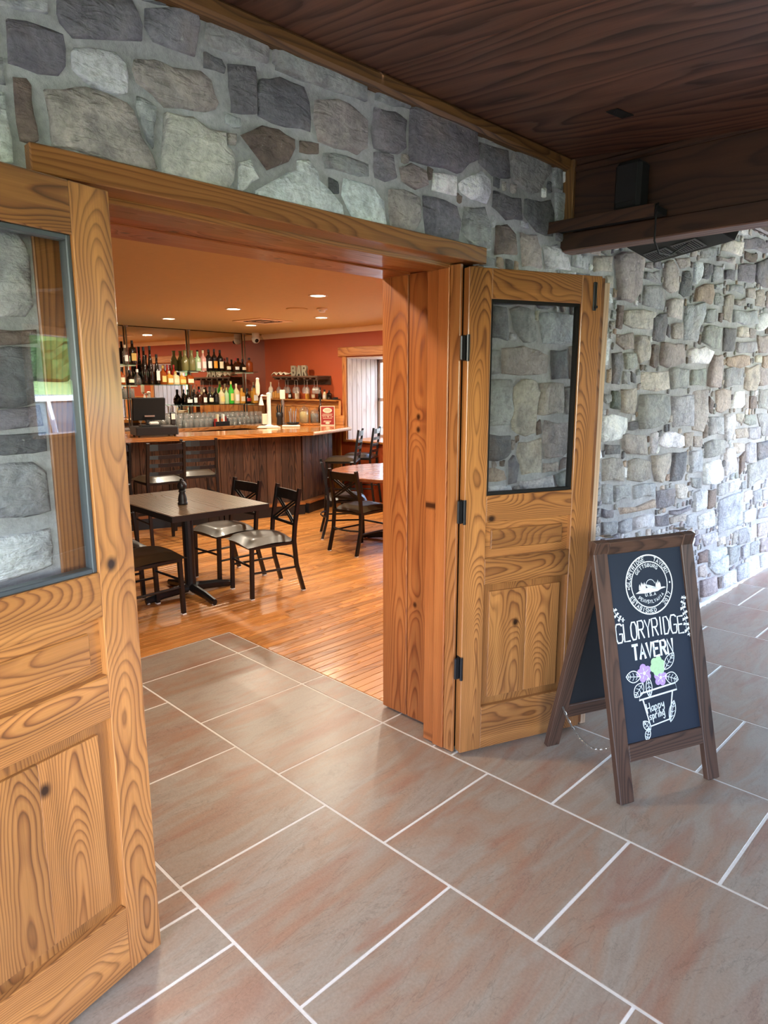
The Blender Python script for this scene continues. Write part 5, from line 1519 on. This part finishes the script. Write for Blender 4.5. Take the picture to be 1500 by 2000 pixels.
o = link('crumpled_cloth', cl, M_cream, None, Matrix.Translation((RX - .16, 6.83, 1.705)), True)
so = o.modifiers.new('s', 'SOLIDIFY'); so.thickness = .006
tag(o, 'crumpled cream cloth lying left of the letters on the rack', 'cloth')
# things along the wainscot ledge
LED = [(7.31, .25, .037, 'tall', 'cream', WH, CR, 'tall white bottle'), (6.83, .14, .03, 'slim', 'dark', WH, BL, 'small dark bottle'), (6.66, .17, .034, 'tall', 'cream', CR, CR, 'cream bottle'), (6.42, .16, .032, 'slim', 'gold', None, CR, 'small golden bottle'), (6.27, .15, .036, 'jug', 'amber', CR, CR, 'small amber jug'), (6.13, .17, .03, 'slim', 'dark', None, BL, 'small black bottle'), (6.03, .14, .03, 'slim', 'pale', WH, BL, 'small pale bottle'), (5.93, .13, .036, 'square', 'dark', None, BL, 'short black can-shaped bottle')]
for y, h, r_, st, gl, lc, cc, ds in LED:
    bottle((RX - .06, y, 1.3685), h, r_, st, gl, lc, cc, ds + ' on the wooden ledge under the glass rack', R(-60), None)
bx = tag(empty('snack_basket', (RX - .06, 7.11, 1.3685)), 'row of small orange snack bags on the ledge left of the dark bottles', 'snacks')
for k in range(5): link('snack_bag', MB().box((-.035, -.13 + k * .055, 0), (.035, -.085 + k * .055, .10 + .015 * (k % 2)), .012), lab((214, 150, 70)), bx)
wk = tag(empty('black_coaster_stack', (RX - .055, 5.80, 1.3685)), 'flat black tray of small black items at the right end of the ledge', 'tray')
link('tray_plate', MB().box((-.05, -.05, 0), (.05, .06, .012), .004), M_blackp, wk)
for k in range(3): link('tray_item', MB().lathe([(.015, .0122), (.015, .03), (.01, .034)], 12, (0, -.03 + k * .035, 0)), M_blackp, wk)

# ---------------------------------------------------------------- dining tables
def cross_base(t, foot, h, rot=0):
    m = MB()
    link('pole', MB().tube([(0, 0, .05), (0, 0, h)], .042, 14), M_black, t)
    for k in range(4):
        a = rot + k * PI / 2
        f = MB(); f.tube([(.03 * math.cos(a), .03 * math.sin(a), .06), (.6 * foot * math.cos(a), .6 * foot * math.sin(a), .045), (foot * math.cos(a), foot * math.sin(a), .022)], [(.036, .03), (.032, .024), (.026, .018)], 8)
        link('base_foot', f, M_black, t)
        link('glide', MB().lathe([(.014, 0), (.014, .012)], 10, (foot * .95 * math.cos(a), foot * .95 * math.sin(a), 0)), M_white, t)
    link('top_plate', MB().box((-.2, -.2, h), (.2, .2, h + .012), .003), M_black, t)
M_laminate = wood('table_laminate', c(120, 96, 68), c(106, 82, 56), c(86, 64, 44), ring=40, slope=.02, rough=.3, coat=.3, fine=.12, tone=.05, bump=.03)
tb = tag(empty('dining_table', (.40, 3.07, 0), R(-2)), 'rectangular brown laminate dining table with black pedestal base', 'table')
plank('table_top', (-.372, -.53, .69), (.372, .53, .73), M_laminate, tb, 'y', .004)
link('table_edge', MB().box((-.377, -.535, .687), (.377, -.5305, .728), .001).box((-.377, .5305, .687), (.377, .535, .728), .001).box((-.377, -.53, .687), (-.3725, .53, .728), .001).box((.3725, -.53, .687), (.377, .53, .728), .001), M_blackp, tb)
cross_base(tb, .36, .675, R(0))
pmil = tag(empty('pepper_mill', (.295, 2.93, .7302)), 'dark turned wooden pepper mill on the rectangular table', 'pepper mill')
link('mill_body', MB().lathe([(.034, 0), (.036, .012), (.03, .02), (.033, .03), (.028, .06), (.02, .085), (.027, .095), (.022, .105)], 18), M_blackp, pmil, smooth=True)
link('mill_head', MB().lathe([(.022, .106), (.032, .118), (.034, .14), (.026, .162), (.012, .17), (.014, .178), (.008, .188)], 18), M_black, pmil, smooth=True)
M_rtop = wood('round_table_laminate', c(150, 92, 60), c(128, 74, 46), c(96, 52, 32), ring=30, slope=.02, rough=.22, coat=.4, fine=.12, tone=.05, bump=.03)
rt = tag(empty('round_table', (2.86, 3.22, 0)), 'round reddish-brown dining table seen beyond the door jamb', 'table')
link('table_top', MB().lathe([(.685, .685), (.69, .69), (.69, .715), (.684, .72)], 56), M_rtop, rt)
cross_base(rt, .36, .672, R(28))

# ---------------------------------------------------------------- cross-back chairs
def make_chair(name, label):
    t = tag(empty(name), label, 'chair')
    SH_ = .425
    for s_ in (-1, 1):
        # rear post: leg and back upright in one bent tube, a front leg, a side stretcher
        link('rear_post', MB().tube([(-.245, s_ * .185, .006), (-.19, s_ * .183, .22), (-.175, s_ * .18, SH_ - .02), (-.185, s_ * .18, .52), (-.235, s_ * .175, .80)], .0135, 4, flat=(0, 1, 0)), M_black, t)
        link('front_leg', MB().tube([(.185, s_ * .175, .006), (.175, s_ * .175, SH_ - .03)], .0135, 4, flat=(0, 1, 0)), M_black, t)
        link('side_stretcher', MB().tube([(-.188, s_ * .18, .20), (.18, s_ * .175, .20)], .009, 6), M_black, t)
        for x_ in (-.243, .185): link('foot_glide', MB().box((x_ - .015, s_ * (.185 if x_ < 0 else .175) - .015, 0), (x_ + .015, s_ * (.185 if x_ < 0 else .175) + .015, .01), .002), M_white, t)
    link('seat_frame', MB().box((-.185, -.188, SH_ - .045), (.195, .188, SH_ - .015), .006), M_black, t)
    # padded seat, wider at the front
    vs = []; fs = []; n = 9
    for i in range(n):
        for j in range(n):
            u, v = -1 + 2 * i / (n - 1), -1 + 2 * j / (n - 1)
            e = (1 - abs(u) ** 5) * (1 - abs(v) ** 5)
            vs.append((.015 + u * .205, v * (.198 + .012 * u), SH_ - .014 + .044 * e ** .5 - .006 * math.cos(3 * u) * math.cos(3 * v)))
    for i in range(n - 1):
        for j in range(n - 1): fs.append((i * n + j, (i + 1) * n + j, (i + 1) * n + j + 1, i * n + j + 1))
    b = len(vs)
    sm = MB(); sm.add(vs, fs)
    rim = [i * n for i in range(n)] + [(n - 1) * n + j for j in range(1, n)] + [i * n + n - 1 for i in range(n - 2, -1, -1)] + [j for j in range(n - 2, 0, -1)]
    sm.f.append(tuple(rim))
    link('seat_cushion', sm, M_seatw, t, smooth=True)
    def bx(z): return -.185 - .05 * (z - .52) / .28
    cr_ = MB()
    P = [(bx(z) - .012 * math.cos(k * PI / 2), k * .172, z) for z in (.70, .775) for k in (-1, -.5, 0, .5, 1)]
    f_ = [(i, i + 1, i + 6, i + 5) for i in range(4)]
    cr_.add([(p[0] - .007, p[1], p[2]) for p in P] + [(p[0] + .007, p[1], p[2]) for p in P],
            [tuple(q[::-1]) for q in f_] + [tuple(i + 10 for i in q) for q in f_] + [(0, 1, 11, 10), (1, 2, 12, 11), (2, 3, 13, 12), (3, 4, 14, 13), (5, 15, 16, 6), (6, 16, 17, 7), (7, 17, 18, 8), (8, 18, 19, 9)])
    link('crest_rail', cr_, M_black, t)
    link('lower_rail', MB().tube([(bx(.53), -.178, .53), (bx(.53), .178, .53)], (.006, .011), 4, flat=(1, 0, 0)), M_black, t)
    for s_ in (-1, 1):
        for d in (-.022, .022):
            link('cross_bar', MB().tube([(bx(.54) + .006 * s_, -s_ * (.15 + d), .535), (bx(.62) + .006 * s_, -d * s_, .62), (bx(.7) + .006 * s_, s_ * (.15 - d), .705)], (.004, .008), 4, flat=(1, 0, 0)), M_black, t)
    link('rear_stretcher', MB().tube([(-.19, -.18, .235), (-.235, -.1, .235), (-.25, 0, .235), (-.235, .1, .235), (-.19, .18, .235)], .009, 6), M_black, t)
    link('front_stretcher', MB().tube([(.18, -.175, .25), (.18, .175, .25)], .009, 6), M_black, t)
    return t
ch0 = make_chair('dining_chair', 'black cross-back chair right of the rectangular table, nearest the doorway')
km = kidmap(ch0)
def place(x, y, deg, label, first=False):
    o = ch0 if first else copy_tree(ch0, km)
    o.location = (x, y, 0); o.rotation_euler = (0, 0, R(deg))
    tag(o, label, 'chair', 'cross-back dining chairs')
    return o
place(.855, 2.76, 171, 'black cross-back chair right of the rectangular table, nearest the doorway', True)
place(.86, 3.29, 181, 'black cross-back chair right of the rectangular table, nearer the bar')
place(-.065, 2.86, 2, 'black chair half hidden by the left door, nearest the doorway')
place(-.09, 3.40, 0, 'black chair half hidden by the left door, behind the nearer seat')
place(2.30, 3.19, 2, 'black cross-back chair at the round table, nearest the doorway')
place(2.62, 3.78, -38, 'black cross-back chair at the round table, nearer the bar')

# ---------------------------------------------------------------- ladder-back bar stools
def make_stool(name, label):
    t = tag(empty(name), label, 'stool')
    HS = .655
    for s_ in (-1, 1):
        link('rear_post', MB().tube([(-.235, s_ * .195, .006), (-.185, s_ * .188, .4), (-.175, s_ * .185, HS), (-.225, s_ * .178, 1.03)], .0135, 4, flat=(0, 1, 0)), M_black, t)
        link('front_leg', MB().tube([(.205, s_ * .19, .006), (.175, s_ * .18, HS - .03)], .0135, 4, flat=(0, 1, 0)), M_black, t)
        for z in (.24, .44): link('side_stretcher', MB().tube([(-.2, s_ * .19, z), (.192, s_ * .185, z)], .009, 6), M_black, t)
    link('foot_rest', MB().tube([(.195, -.187, .27), (.195, .187, .27)], .011, 8), M_black, t)
    link('rear_stretcher', MB().tube([(-.2, -.19, .36), (-.2, .19, .36)], .009, 6), M_black, t)
    link('seat_frame', MB().box((-.19, -.19, HS - .04), (.195, .19, HS - .012), .006), M_black, t)
    vs = []; fs = []; n = 9
    for i in range(n):
        for j in range(n):
            u, v = -1 + 2 * i / (n - 1), -1 + 2 * j / (n - 1)
            e = (1 - abs(u) ** 5) * (1 - abs(v) ** 5)
            vs.append((.015 + u * .205, v * (.198 + .012 * u), HS - .011 + .046 * e ** .5))
    for i in range(n - 1):
        for j in range(n - 1): fs.append((i * n + j, (i + 1) * n + j, (i + 1) * n + j + 1, i * n + j + 1))
    sm = MB(); sm.add(vs, fs)
    rim = [i * n for i in range(n)] + [(n - 1) * n + j for j in range(1, n)] + [i * n + n - 1 for i in range(n - 2, -1, -1)] + [j for j in range(n - 2, 0, -1)]
    sm.f.append(tuple(rim))
    link('seat_cushion', sm, M_seatw, t, smooth=True)
    for k, z in enumerate((.73, .81, .89, .985)):
        x = -.175 - .05 * (z - HS) / .375
        hh = .018 if k < 3 else .03
        P = [(x - .03 * (1 - (q / 2) ** 2), q * .09, zz) for zz in (z - hh, z + hh) for q in (-2, -1, 0, 1, 2)]
        f_ = [(i, i + 1, i + 6, i + 5) for i in range(4)]
        sl = MB(); sl.add([(p[0] - .005, p[1], p[2]) for p in P] + [(p[0] + .005, p[1], p[2]) for p in P],
               [tuple(q[::-1]) for q in f_] + [tuple(i + 10 for i in q) for q in f_] + [(i, i + 1, i + 11, i + 10) for i in range(4)] + [(i + 5, i + 15, i + 16, i + 6) for i in range(4)])
        link('back_slat', sl, M_black, t)
    return t
st0 = make_stool('bar_stool', '')
kms = kidmap(st0)
for k, (x, y, deg, lb) in enumerate([(1.10, 4.84, 84, 'black ladder-back bar stool behind the rectangular table, left of the two backs'), (1.60, 5.02, 74, 'black ladder-back bar stool behind the rectangular table, right of the two backs'), (.56, 4.95, 100, 'black bar stool at the left, mostly hidden behind the left door'), (3.61, 4.89, 128, 'black ladder-back bar stool at the right end of the bar, nearer the round table'), (4.06, 5.05, 122, 'black ladder-back bar stool at the right end of the bar, nearer the window')]):
    o = st0 if k == 0 else copy_tree(st0, kms)
    o.location = (x, y, 0); o.rotation_euler = (0, 0, R(deg)); tag(o, lb, 'stool', 'ladder-back bar stools')

# potted flower on the window sill
pt = tag(empty('potted_flower', (RX + .30, 5.02, WZ0 + .0225)), 'red flower in a terracotta pot on the bar window sill', 'plant')
link('pot', MB().lathe([(.05, 0), (.07, .11), (.078, .11), (.078, .13), (.066, .13), (.06, .115)], 18), plain('terracotta', (190, 104, 62), .8), pt)
lf = MB(); rgf = random.Random(8)
for i in range(46):
    a = rgf.random() * 6.28; e = rgf.uniform(.2, 1.3); L = rgf.uniform(.12, .26)
    d = Vector((math.cos(a) * math.cos(e), math.sin(a) * math.cos(e), math.sin(e))); s_ = d.cross(Vector((0, 0, 1))).normalized()
    p = Vector((0, 0, .13)) + d * L * .5; q = p + d * L * .5; m_ = (p + q) / 2
    lf.add([p, m_ + s_ * .025, q, m_ - s_ * .025], [(0, 1, 2, 3)])
tag(link('foliage', lf, M_leaf, pt), kind='stuff')
for i in range(4):
    a = i * 1.7
    link('flower_head', MB().lathe([(.008, 0), (.034, .012), (.04, .03), (.025, .045), (.005, .05)], 10, (.08 * math.cos(a), .08 * math.sin(a), .34 + .03 * i)), M_red, pt)
    link('stem', MB().tube([(0, 0, .13), (.05 * math.cos(a), .05 * math.sin(a), .25), (.08 * math.cos(a), .08 * math.sin(a), .341 + .03 * i)], .003, 5), M_leaf, pt)
# ---------------------------------------------------------------- chalkboard A-frame
sb = tag(empty('sandwich_board', (.169, -.497, 0), R(-23.1)), 'folding A-frame chalkboard with chalk emblem, lettering and flower pot', 'chalkboard sign')
AL = math.atan(.25 / .985)
WB, SL = .505, 1.012
MF = Matrix.Rotation(-AL, 4, 'X')
MBK = Matrix.Translation((0, .50, 0)) @ Matrix.Rotation(AL, 4, 'X')
def bpart(nm, lo, hi, mat, M, grain, ch=.003):
    o = plank(nm, lo, hi, mat, sb, grain, ch)
    o.matrix_basis = M @ o.matrix_basis
    return o
for M, y0, y1, ip in ((MF, 0, .028, .010), (MBK, -.028, 0, -.018)):
    f = M is MF
    bpart('frame_leg', (0, y0, .004), (.066, y1, SL), M_aframe, M, 'z')
    bpart('frame_leg', (WB - .062, y0, .004), (WB, y1, SL), M_aframe, M, 'z')
    bpart('frame_rail', (.0665, y0 + .001, .957), (WB - .0625, y1, SL - .002), M_aframe, M, 'x')
    bpart('frame_rail', (.0665, y0 + .001, .152), (WB - .0625, y1, .219), M_aframe, M, 'x')
    link('chalk_panel', MB().box((.0664, ip, .2195), (WB - .0624, ip + .008, .9565)), M_board if f else M_boardback, sb, M)
    for u in (.0668, WB - .0658):
        pass
for u in (.05, WB - .08):
    link('top_hinge', MB().box((u, .228, .992), (u + .035, .272, .9955), .001).tube([(u, .25, .996), (u + .035, .25, .996)], .005, 6), M_steel, sb)
chn = MB()
p0, p1 = Vector((.03, .075, .22)), Vector((.03, .425, .22))
N_ = 26
for k in range(N_):
    t_ = k / (N_ - 1)
    p = p0.lerp(p1, t_) + Vector((0, 0, -.10 * 4 * t_ * (1 - t_)))
    q = p0.lerp(p1, min(1, t_ + .02)) + Vector((0, 0, -.10 * 4 * (t_ + .02) * (1 - t_ - .02)))
    d = (q - p).normalized()
    s_ = Vector((1, 0, 0)) if k % 2 else d.cross(Vector((1, 0, 0))).normalized()
    ring = [p + d * (.0095 * math.cos(a)) + s_ * (.0045 * math.sin(a)) for a in [2 * PI * i / 10 for i in range(10)]]
    chn.tube(ring, .0014, 4, closed=True)
tag(link('safety_chain', chn, M_chain, sb), kind=None)
INKM = MF @ Matrix.Translation((0, .0098, 0)) @ Matrix.Rotation(R(90), 4, 'X')
ec = (.262, .816)
ik = Ink(.0045)
ik.line(arc(ec[0], ec[1], .1175, .1175, 0, 360, 56)[:-1], .0055, True)
ik.line(arc(ec[0], ec[1], .091, .091, 0, 360, 48)[:-1], .0042, True)
ik.arc_text('GLORYRIDGE', ec[0], ec[1], .0965, .0155, .0095, .0047, R(139), True, .0030)
ik.arc_text('TAVERN', ec[0], ec[1], .0965, .0155, .0100, .0047, R(46), True, .0030)
ik.arc_text('GETTSBURG', ec[0], ec[1], .071, .0125, .0088, .0042, R(97), True, .0026)
ik.arc_text('ESTABISHED', ec[0], ec[1], .0965, .0150, .0092, .0046, R(242), False, .0030)
ik.arc_text('2017', ec[0], ec[1], .0965, .0150, .0095, .0046, R(322), False, .0030)
for a in (184, -1): ik.fill(arc(ec[0] + .1045 * math.cos(R(a)), ec[1] + .1045 * math.sin(R(a)), .004, .004, 0, 360, 10)[:-1])
ik.text('U.S.A', .236, .771, .0115, .0088, .004, 0, .0026)
ik.arc_text('PENNSYLVANIA', ec[0], ec[1] + .02, .082, .0125, .0072, .0035, R(272), False, .0024)
# landscape in the middle of the emblem
ik.fill([(.187, .786), (.235, .783), (.30, .785), (.318, .792), (.345, .796), (.335, .800), (.305, .799), (.28, .806), (.24, .802), (.21, .796)])
for tx, th_ in ((.212, .024), (.222, .032), (.229, .027), (.237, .03), (.297, .026), (.306, .033), (.314, .025)):
    ik.fill([(tx - .0055, .798), (tx + .0055, .798), (tx + .004, .798 + th_ * .6), (tx, .798 + th_), (tx - .004, .798 + th_ * .6)])
ik.line(arc(.267, .812, .023, .023, 15, 165, 14), .0022)
for k in range(4): ik.line([(.238 + k * .004, .818 - k * .004), (.262, .812 - k * .003), (.296, .800 - k * .0015)], .0022)
link('chalk_emblem', ik.mb, M_chalk, sb, INKM)
ik = Ink(.0066)
x = .071
for ch, dv in zip('GLORYRIDGE', (0, .001, .003, .004, .003, .005, .006, .004, .002, -.003)):
    w_ = .030 if ch == 'G' else .027
    ik.text(ch, x, .607 + dv, .068 if ch != 'G' else .072, w_, 0)
    x += (w_ if ch != 'I' else .016) + .0085
link('chalk_lettering', ik.mb, M_chalk, sb, INKM)
ik = Ink(.0105)
ik.text('TAVERN', .142, .532, .056, .0255, .0098, R(0))
link('chalk_lettering', ik.mb, M_chalk, sb, INKM)
def flower(cx, cy, r_, np_, mat, a0=0):
    k_ = Ink(.003, .0011)
    for i in range(np_):
        a = a0 + 2 * PI * i / np_
        k_.mb.add([(cx + r_ * .58 * math.cos(a) + r_ * .46 * math.cos(b), cy + r_ * .58 * math.sin(a) + r_ * .46 * math.sin(b), .0011 + i * .00002) for b in [2 * PI * j / 12 for j in range(12)]], [tuple(range(12))])
    k_.mb.add([(cx + r_ * .5 * math.cos(b), cy + r_ * .5 * math.sin(b), .0013) for b in [2 * PI * j / 12 for j in range(12)]], [tuple(range(12))])
    o = link('chalk_flower', k_.mb, mat, sb, INKM)
    e_ = Ink(.0022, .0018)
    e_.fill(arc(cx, cy, r_ * .2, r_ * .2, 0, 360, 10)[:-1])
    for i in range(np_):
        a = a0 + 2 * PI * i / np_
        e_.line([(cx + r_ * .3 * math.cos(a), cy + r_ * .3 * math.sin(a)), (cx + r_ * .62 * math.cos(a), cy + r_ * .62 * math.sin(a))])
    link('flower_centre', e_.mb, M_chalk if mat is M_lilac else M_mint, o)
    return o
flower(.187, .474, .036, 5, M_lilac, .5)['label'] = 'lilac chalk flower'
flower(.257, .492, .038, 6, M_mint, .2)['label'] = 'pale green chalk flower'
flower(.266, .445, .033, 5, M_lilac, .1)['label'] = 'lilac chalk flower'
def leaf(cx, cy, L, wd, ang, fill=False):
    k_ = Ink(.0034)
    ca, sa = math.cos(R(ang)), math.sin(R(ang))
    def T(x, y): return (cx + x * ca - y * sa, cy + x * sa + y * ca)
    n = 9
    up = [T(-L / 2 + L * i / n, wd / 2 * math.sin(PI * i / n) ** .8) for i in range(n + 1)]
    dn = [T(-L / 2 + L * i / n, -wd / 2 * math.sin(PI * i / n) ** .8) for i in range(n + 1)]
    k_.line(up + dn[::-1][1:-1], .0036, True)
    k_.line([T(-L / 2, 0), T(L / 2, 0)], .0024)
    for i in (2, 4, 6, 7):
        x_ = -L / 2 + L * i / 9
        for sg_ in (1, -1): k_.line([T(x_, 0), T(x_ + L * .1, sg_ * wd * .33 * math.sin(PI * (i + .6) / 9))], .0022)
    link('chalk_leaf', k_.mb, M_chalk, sb, INKM)
for a in ((.132, .468, .072, .045, 172), (.318, .502, .082, .04, 47), (.322, .435, .070, .045, -22), (.152, .413, .068, .044, 225), (.203, .416, .078, .030, 268), (.306, .305, .085, .032, 70), (.172, .272, .050, .03, 130), (.172, .238, .048, .026, 70)): leaf(*a)
ik = Ink(.0052)
ik.line([(.158, .399), (.337, .413), (.341, .386), (.148, .374)], .0065, True)
ik.line([(.166, .374), (.190, .266), (.290, .277), (.318, .384)], .0065)
link('chalk_pot', ik.mb, M_chalk, sb, INKM)
ik = Ink(.0042)
ik.text('H', .183, .318, .036, .016, .003, R(8)); ik.text('appy', .204, .322, .030, .0145, .003, R(8))
ik.text('spring', .190, .290, .028, .0115, .0028, R(6))
link('chalk_lettering', ik.mb, M_chalk, sb, INKM)
def sprig(pts):
    k_ = Ink(.003)
    k_.line(pts, .0025)
    for i in range(len(pts) - 1):
        a, b = Vector(pts[i]), Vector(pts[i + 1]); d = (b - a)
        for s_ in (1, -1):
            q = a + d * .6 + Vector((-d.y, d.x)) * s_ * .7
            k_.fill([tuple(a + d * .3), tuple(a + d * .6 + Vector((-d.y, d.x)) * s_ * .2), tuple(q), tuple(a + d * .1 + Vector((-d.y, d.x)) * s_ * .5)])
    link('chalk_sprig', k_.mb, M_chalk, sb, INKM)
sprig([(.072, .742), (.078, .722), (.090, .705), (.106, .694), (.120, .692)])
sprig([(.434, .752), (.430, .73), (.418, .712), (.425, .69), (.434, .67)])
sprig([(.424, .668), (.430, .645), (.426, .622), (.438, .60), (.440, .585)])

# ---------------------------------------------------------------- small things on the beam
shf = tag(empty('beam_shelf', (.70, .197, 2.23)), 'dark board shelf fixed to the left face of the porch beam', 'shelf')
plank('shelf_board', (-.115, -.48, .0), (-.0005, -.002, .026), M_blackm, shf, 'y', .003)
plank('shelf_lip', (-.118, -.48, -.018), (-.1152, -.002, .030), M_beam, shf, 'y', .002)
spk = tag(empty('small_speaker', (.648, .035, 2.2565)), 'small black speaker standing on the beam shelf', 'speaker')
spk.location = (.645, -.155, 2.2565)
link('speaker_case', MB().box((-.045, -.055, .0), (.045, .055, .185), .014), M_blackm, spk)
link('speaker_grille', MB().box((-.0485, -.043, .03), (-.0452, .043, .17), .0015), M_blackp, spk)
cb = tag(link('speaker_cable', MB().tube([(.66, -.212, 2.259), (.61, -.285, 2.262), (.578, -.292, 2.24), (.58, -.292, 2.12), (.68, -.27, 2.09), (.86, -.24, 2.11), (.98, -.26, 2.17)], .0035, 6), M_blackm, None, None, True), 'thin black cable hanging from the beam shelf past the beam', 'cable')
ex = Vector((-.533, -.846, 0)).normalized(); ey = Vector((-.78, .49, .39)).normalized(); ey = (ey - ex * ey.dot(ex)).normalized(); ez = ex.cross(ey)
MH = Matrix((ex, ey, ez)).transposed().to_4x4(); MH.translation = (1.25, .0, 2.15)
ht = tag(empty('grille_unit', (0, 0, 0)), 'black flat unit with grey grille panels hung behind the porch beam', 'speaker unit')
ht.matrix_basis = MH
link('unit_case', MB().box((0, 0, -.05), (.545, .17, 0), .004), M_blackp, ht)
M_grille = plain('grey_grille', (120, 122, 124), .6)
for a, b in ((.03, .20), (.235, .40)):
    link('grille_frame', MB().box((a, .02, .0002), (b, .09, .004), .0015), M_grille, ht)
    gm = MB()
    for k in range(9): gm.box((a + .012 + k * (b - a - .03) / 8, .028, .004), (a + .016 + k * (b - a - .03) / 8, .082, .006))
    tag(link('grille_bars', gm, M_blackp, ht), kind='stuff')
link('hanger', MB().tube([(.27, .17, -.02), (.27, .21, -.06), (.27, .30, -.16), (.27, .32, -.3)], .012, 8), M_black, ht)

# ---------------------------------------------------------------- outside: pavement, lawn, trees, car
tag(link('floor', MB().box((-60, -9.6, -.2), (90, -3.73, -.13)), M_conc), kind='structure')
tag(link('floor', MB().box((6.21, -3.73, -.2), (90, 60, -.13)), M_conc), kind='structure')  # unseen ground, paved here to bounce pale light onto the stone wall
lw = MB(); vs = []; fs = []
nx, ny = 16, 12
for j in range(ny + 1):
    for i in range(nx + 1):
        y = -9.5 - 26 * j / ny
        vs.append((-60 + 150 * i / nx, y, -.16 + 2.1 * (j / ny) ** .9 + .03 * math.sin(i * 1.7 + j)))
for j in range(ny):
    for i in range(nx): fs.append((j * (nx + 1) + i, (j + 1) * (nx + 1) + i, (j + 1) * (nx + 1) + i + 1, j * (nx + 1) + i + 1))
lw.add(vs, fs)
tag(link('lawn', lw, M_lawn, None, None, True), kind='structure')
rgt = random.Random(9)
for k in range(14):
    x = 8 + (k // 2) * 6.4 + (k % 2) * 3.2 + rgt.uniform(-.2, .2); y = -34 - 6.6 * (k % 2) + rgt.uniform(-.3, .3)
    gz = 1.9
    t = tag(empty('leafy_tree', (x, y, gz)), 'green leafy tree beyond the lawn outside the porch', 'tree', 'trees beyond the lawn')
    link('trunk', MB().tube([(0, 0, -.5), (.1, 0, 2), (.0, .1, 4)], [.3, .24, .16], 8), M_barktree, t)
    cm = MB()
    for q in range(5):
        cx, cy, cz = rgt.uniform(-1.2, 1.2), rgt.uniform(-1.2, 1.2), 1.6 + q * 1.1; rad = rgt.uniform(1.6, 1.95)
        vs = []; fs = []; n, m = 14, 9
        for i in range(m + 1):
            for j in range(n):
                th_ = PI * i / m; ph = 2 * PI * j / n
                d = Vector((math.sin(th_) * math.cos(ph), math.sin(th_) * math.sin(ph), math.cos(th_)))
                f_ = rad * (1 + .35 * noise.noise(d * 2.2 + Vector((k, q, 0))) + .12 * noise.noise(d * 7))
                vs.append((cx + d.x * f_, cy + d.y * f_, cz + d.z * f_))
        for i in range(m):
            for j in range(n): fs.append((i * n + j, (i + 1) * n + j, (i + 1) * n + (j + 1) % n, i * n + (j + 1) % n))
        cm.add(vs, fs)
    tag(link('crown', cm, M_leaf, t), kind='stuff')
car = tag(empty('parked_car', (4.9, -6.4, -.13)), 'white car parked outside the porch windows', 'car')
body = [(-2.2, .35), (-2.25, .6), (-2.15, .85), (-1.2, .96), (1.0, .98), (2.0, .9), (2.2, .75), (2.22, .4), (1.9, .28), (-1.9, .28)]
bm_ = MB(); ys = ((-.88, .92), (-.8, 1.0), (.8, 1.0), (.88, .92))
vs = []; fs = []; n = len(body)
for y, k in ys:
    for (x, z) in body: vs.append((x * (1 if k == 1 else .985), y, .62 + (z - .62) * k))
for a in range(3):
    for i in range(n): fs.append((a * n + i, a * n + (i + 1) % n, (a + 1) * n + (i + 1) % n, (a + 1) * n + i))
fs += [tuple(range(n))[::-1], tuple(range(3 * n, 4 * n))]
bm_.add(vs, fs); link('body', bm_, M_car, car)
def cabin(nm, prof, mat, w0, w1):
    vs = []; n = len(prof)
    for sg_ in (-1, 1):
        for (x, z) in prof:
            w_ = w0 + (w1 - w0) * (z - .95) / .62
            vs.append((x, sg_ * w_, z))
    m = MB(); m.add(vs, [(i, (i + 1) % n, n + (i + 1) % n, n + i) for i in range(n)] + [tuple(range(n))[::-1], tuple(range(n, 2 * n))])
    return link(nm, m, mat, car)
cabin('windows', [(-1.75, .95), (-1.2, 1.50), (.35, 1.50), (1.15, .95)], M_carglass, .80, .62)
cabin('roof', [(-1.28, 1.495), (-1.1, 1.56), (.22, 1.57), (.42, 1.495)], M_car, .82, .66)
for s_ in (-1, 1):
    link('pillar', MB().tube([(1.2, s_ * .81, .95), (.38, s_ * .64, 1.51)], .035, 6), M_car, car)
    link('pillar', MB().tube([(-.5, s_ * .82, .95), (-.45, s_ * .65, 1.51)], .035, 6), M_car, car)
    link('pillar', MB().tube([(-1.8, s_ * .81, .95), (-1.22, s_ * .64, 1.51)], .05, 6), M_car, car)
    for x_ in (-1.35, 1.35):
        wh = link('wheel', MB().lathe([(.32, -.1), (.34, -.07), (.34, .07), (.32, .1)], 24), M_tyre, car, Matrix.Translation((x_, s_ * .80, .34)) @ Matrix.Rotation(R(90), 4, 'X'))
        link('rim', MB().lathe([(.2, -.105), (.2, .105)], 16), M_steel, wh)
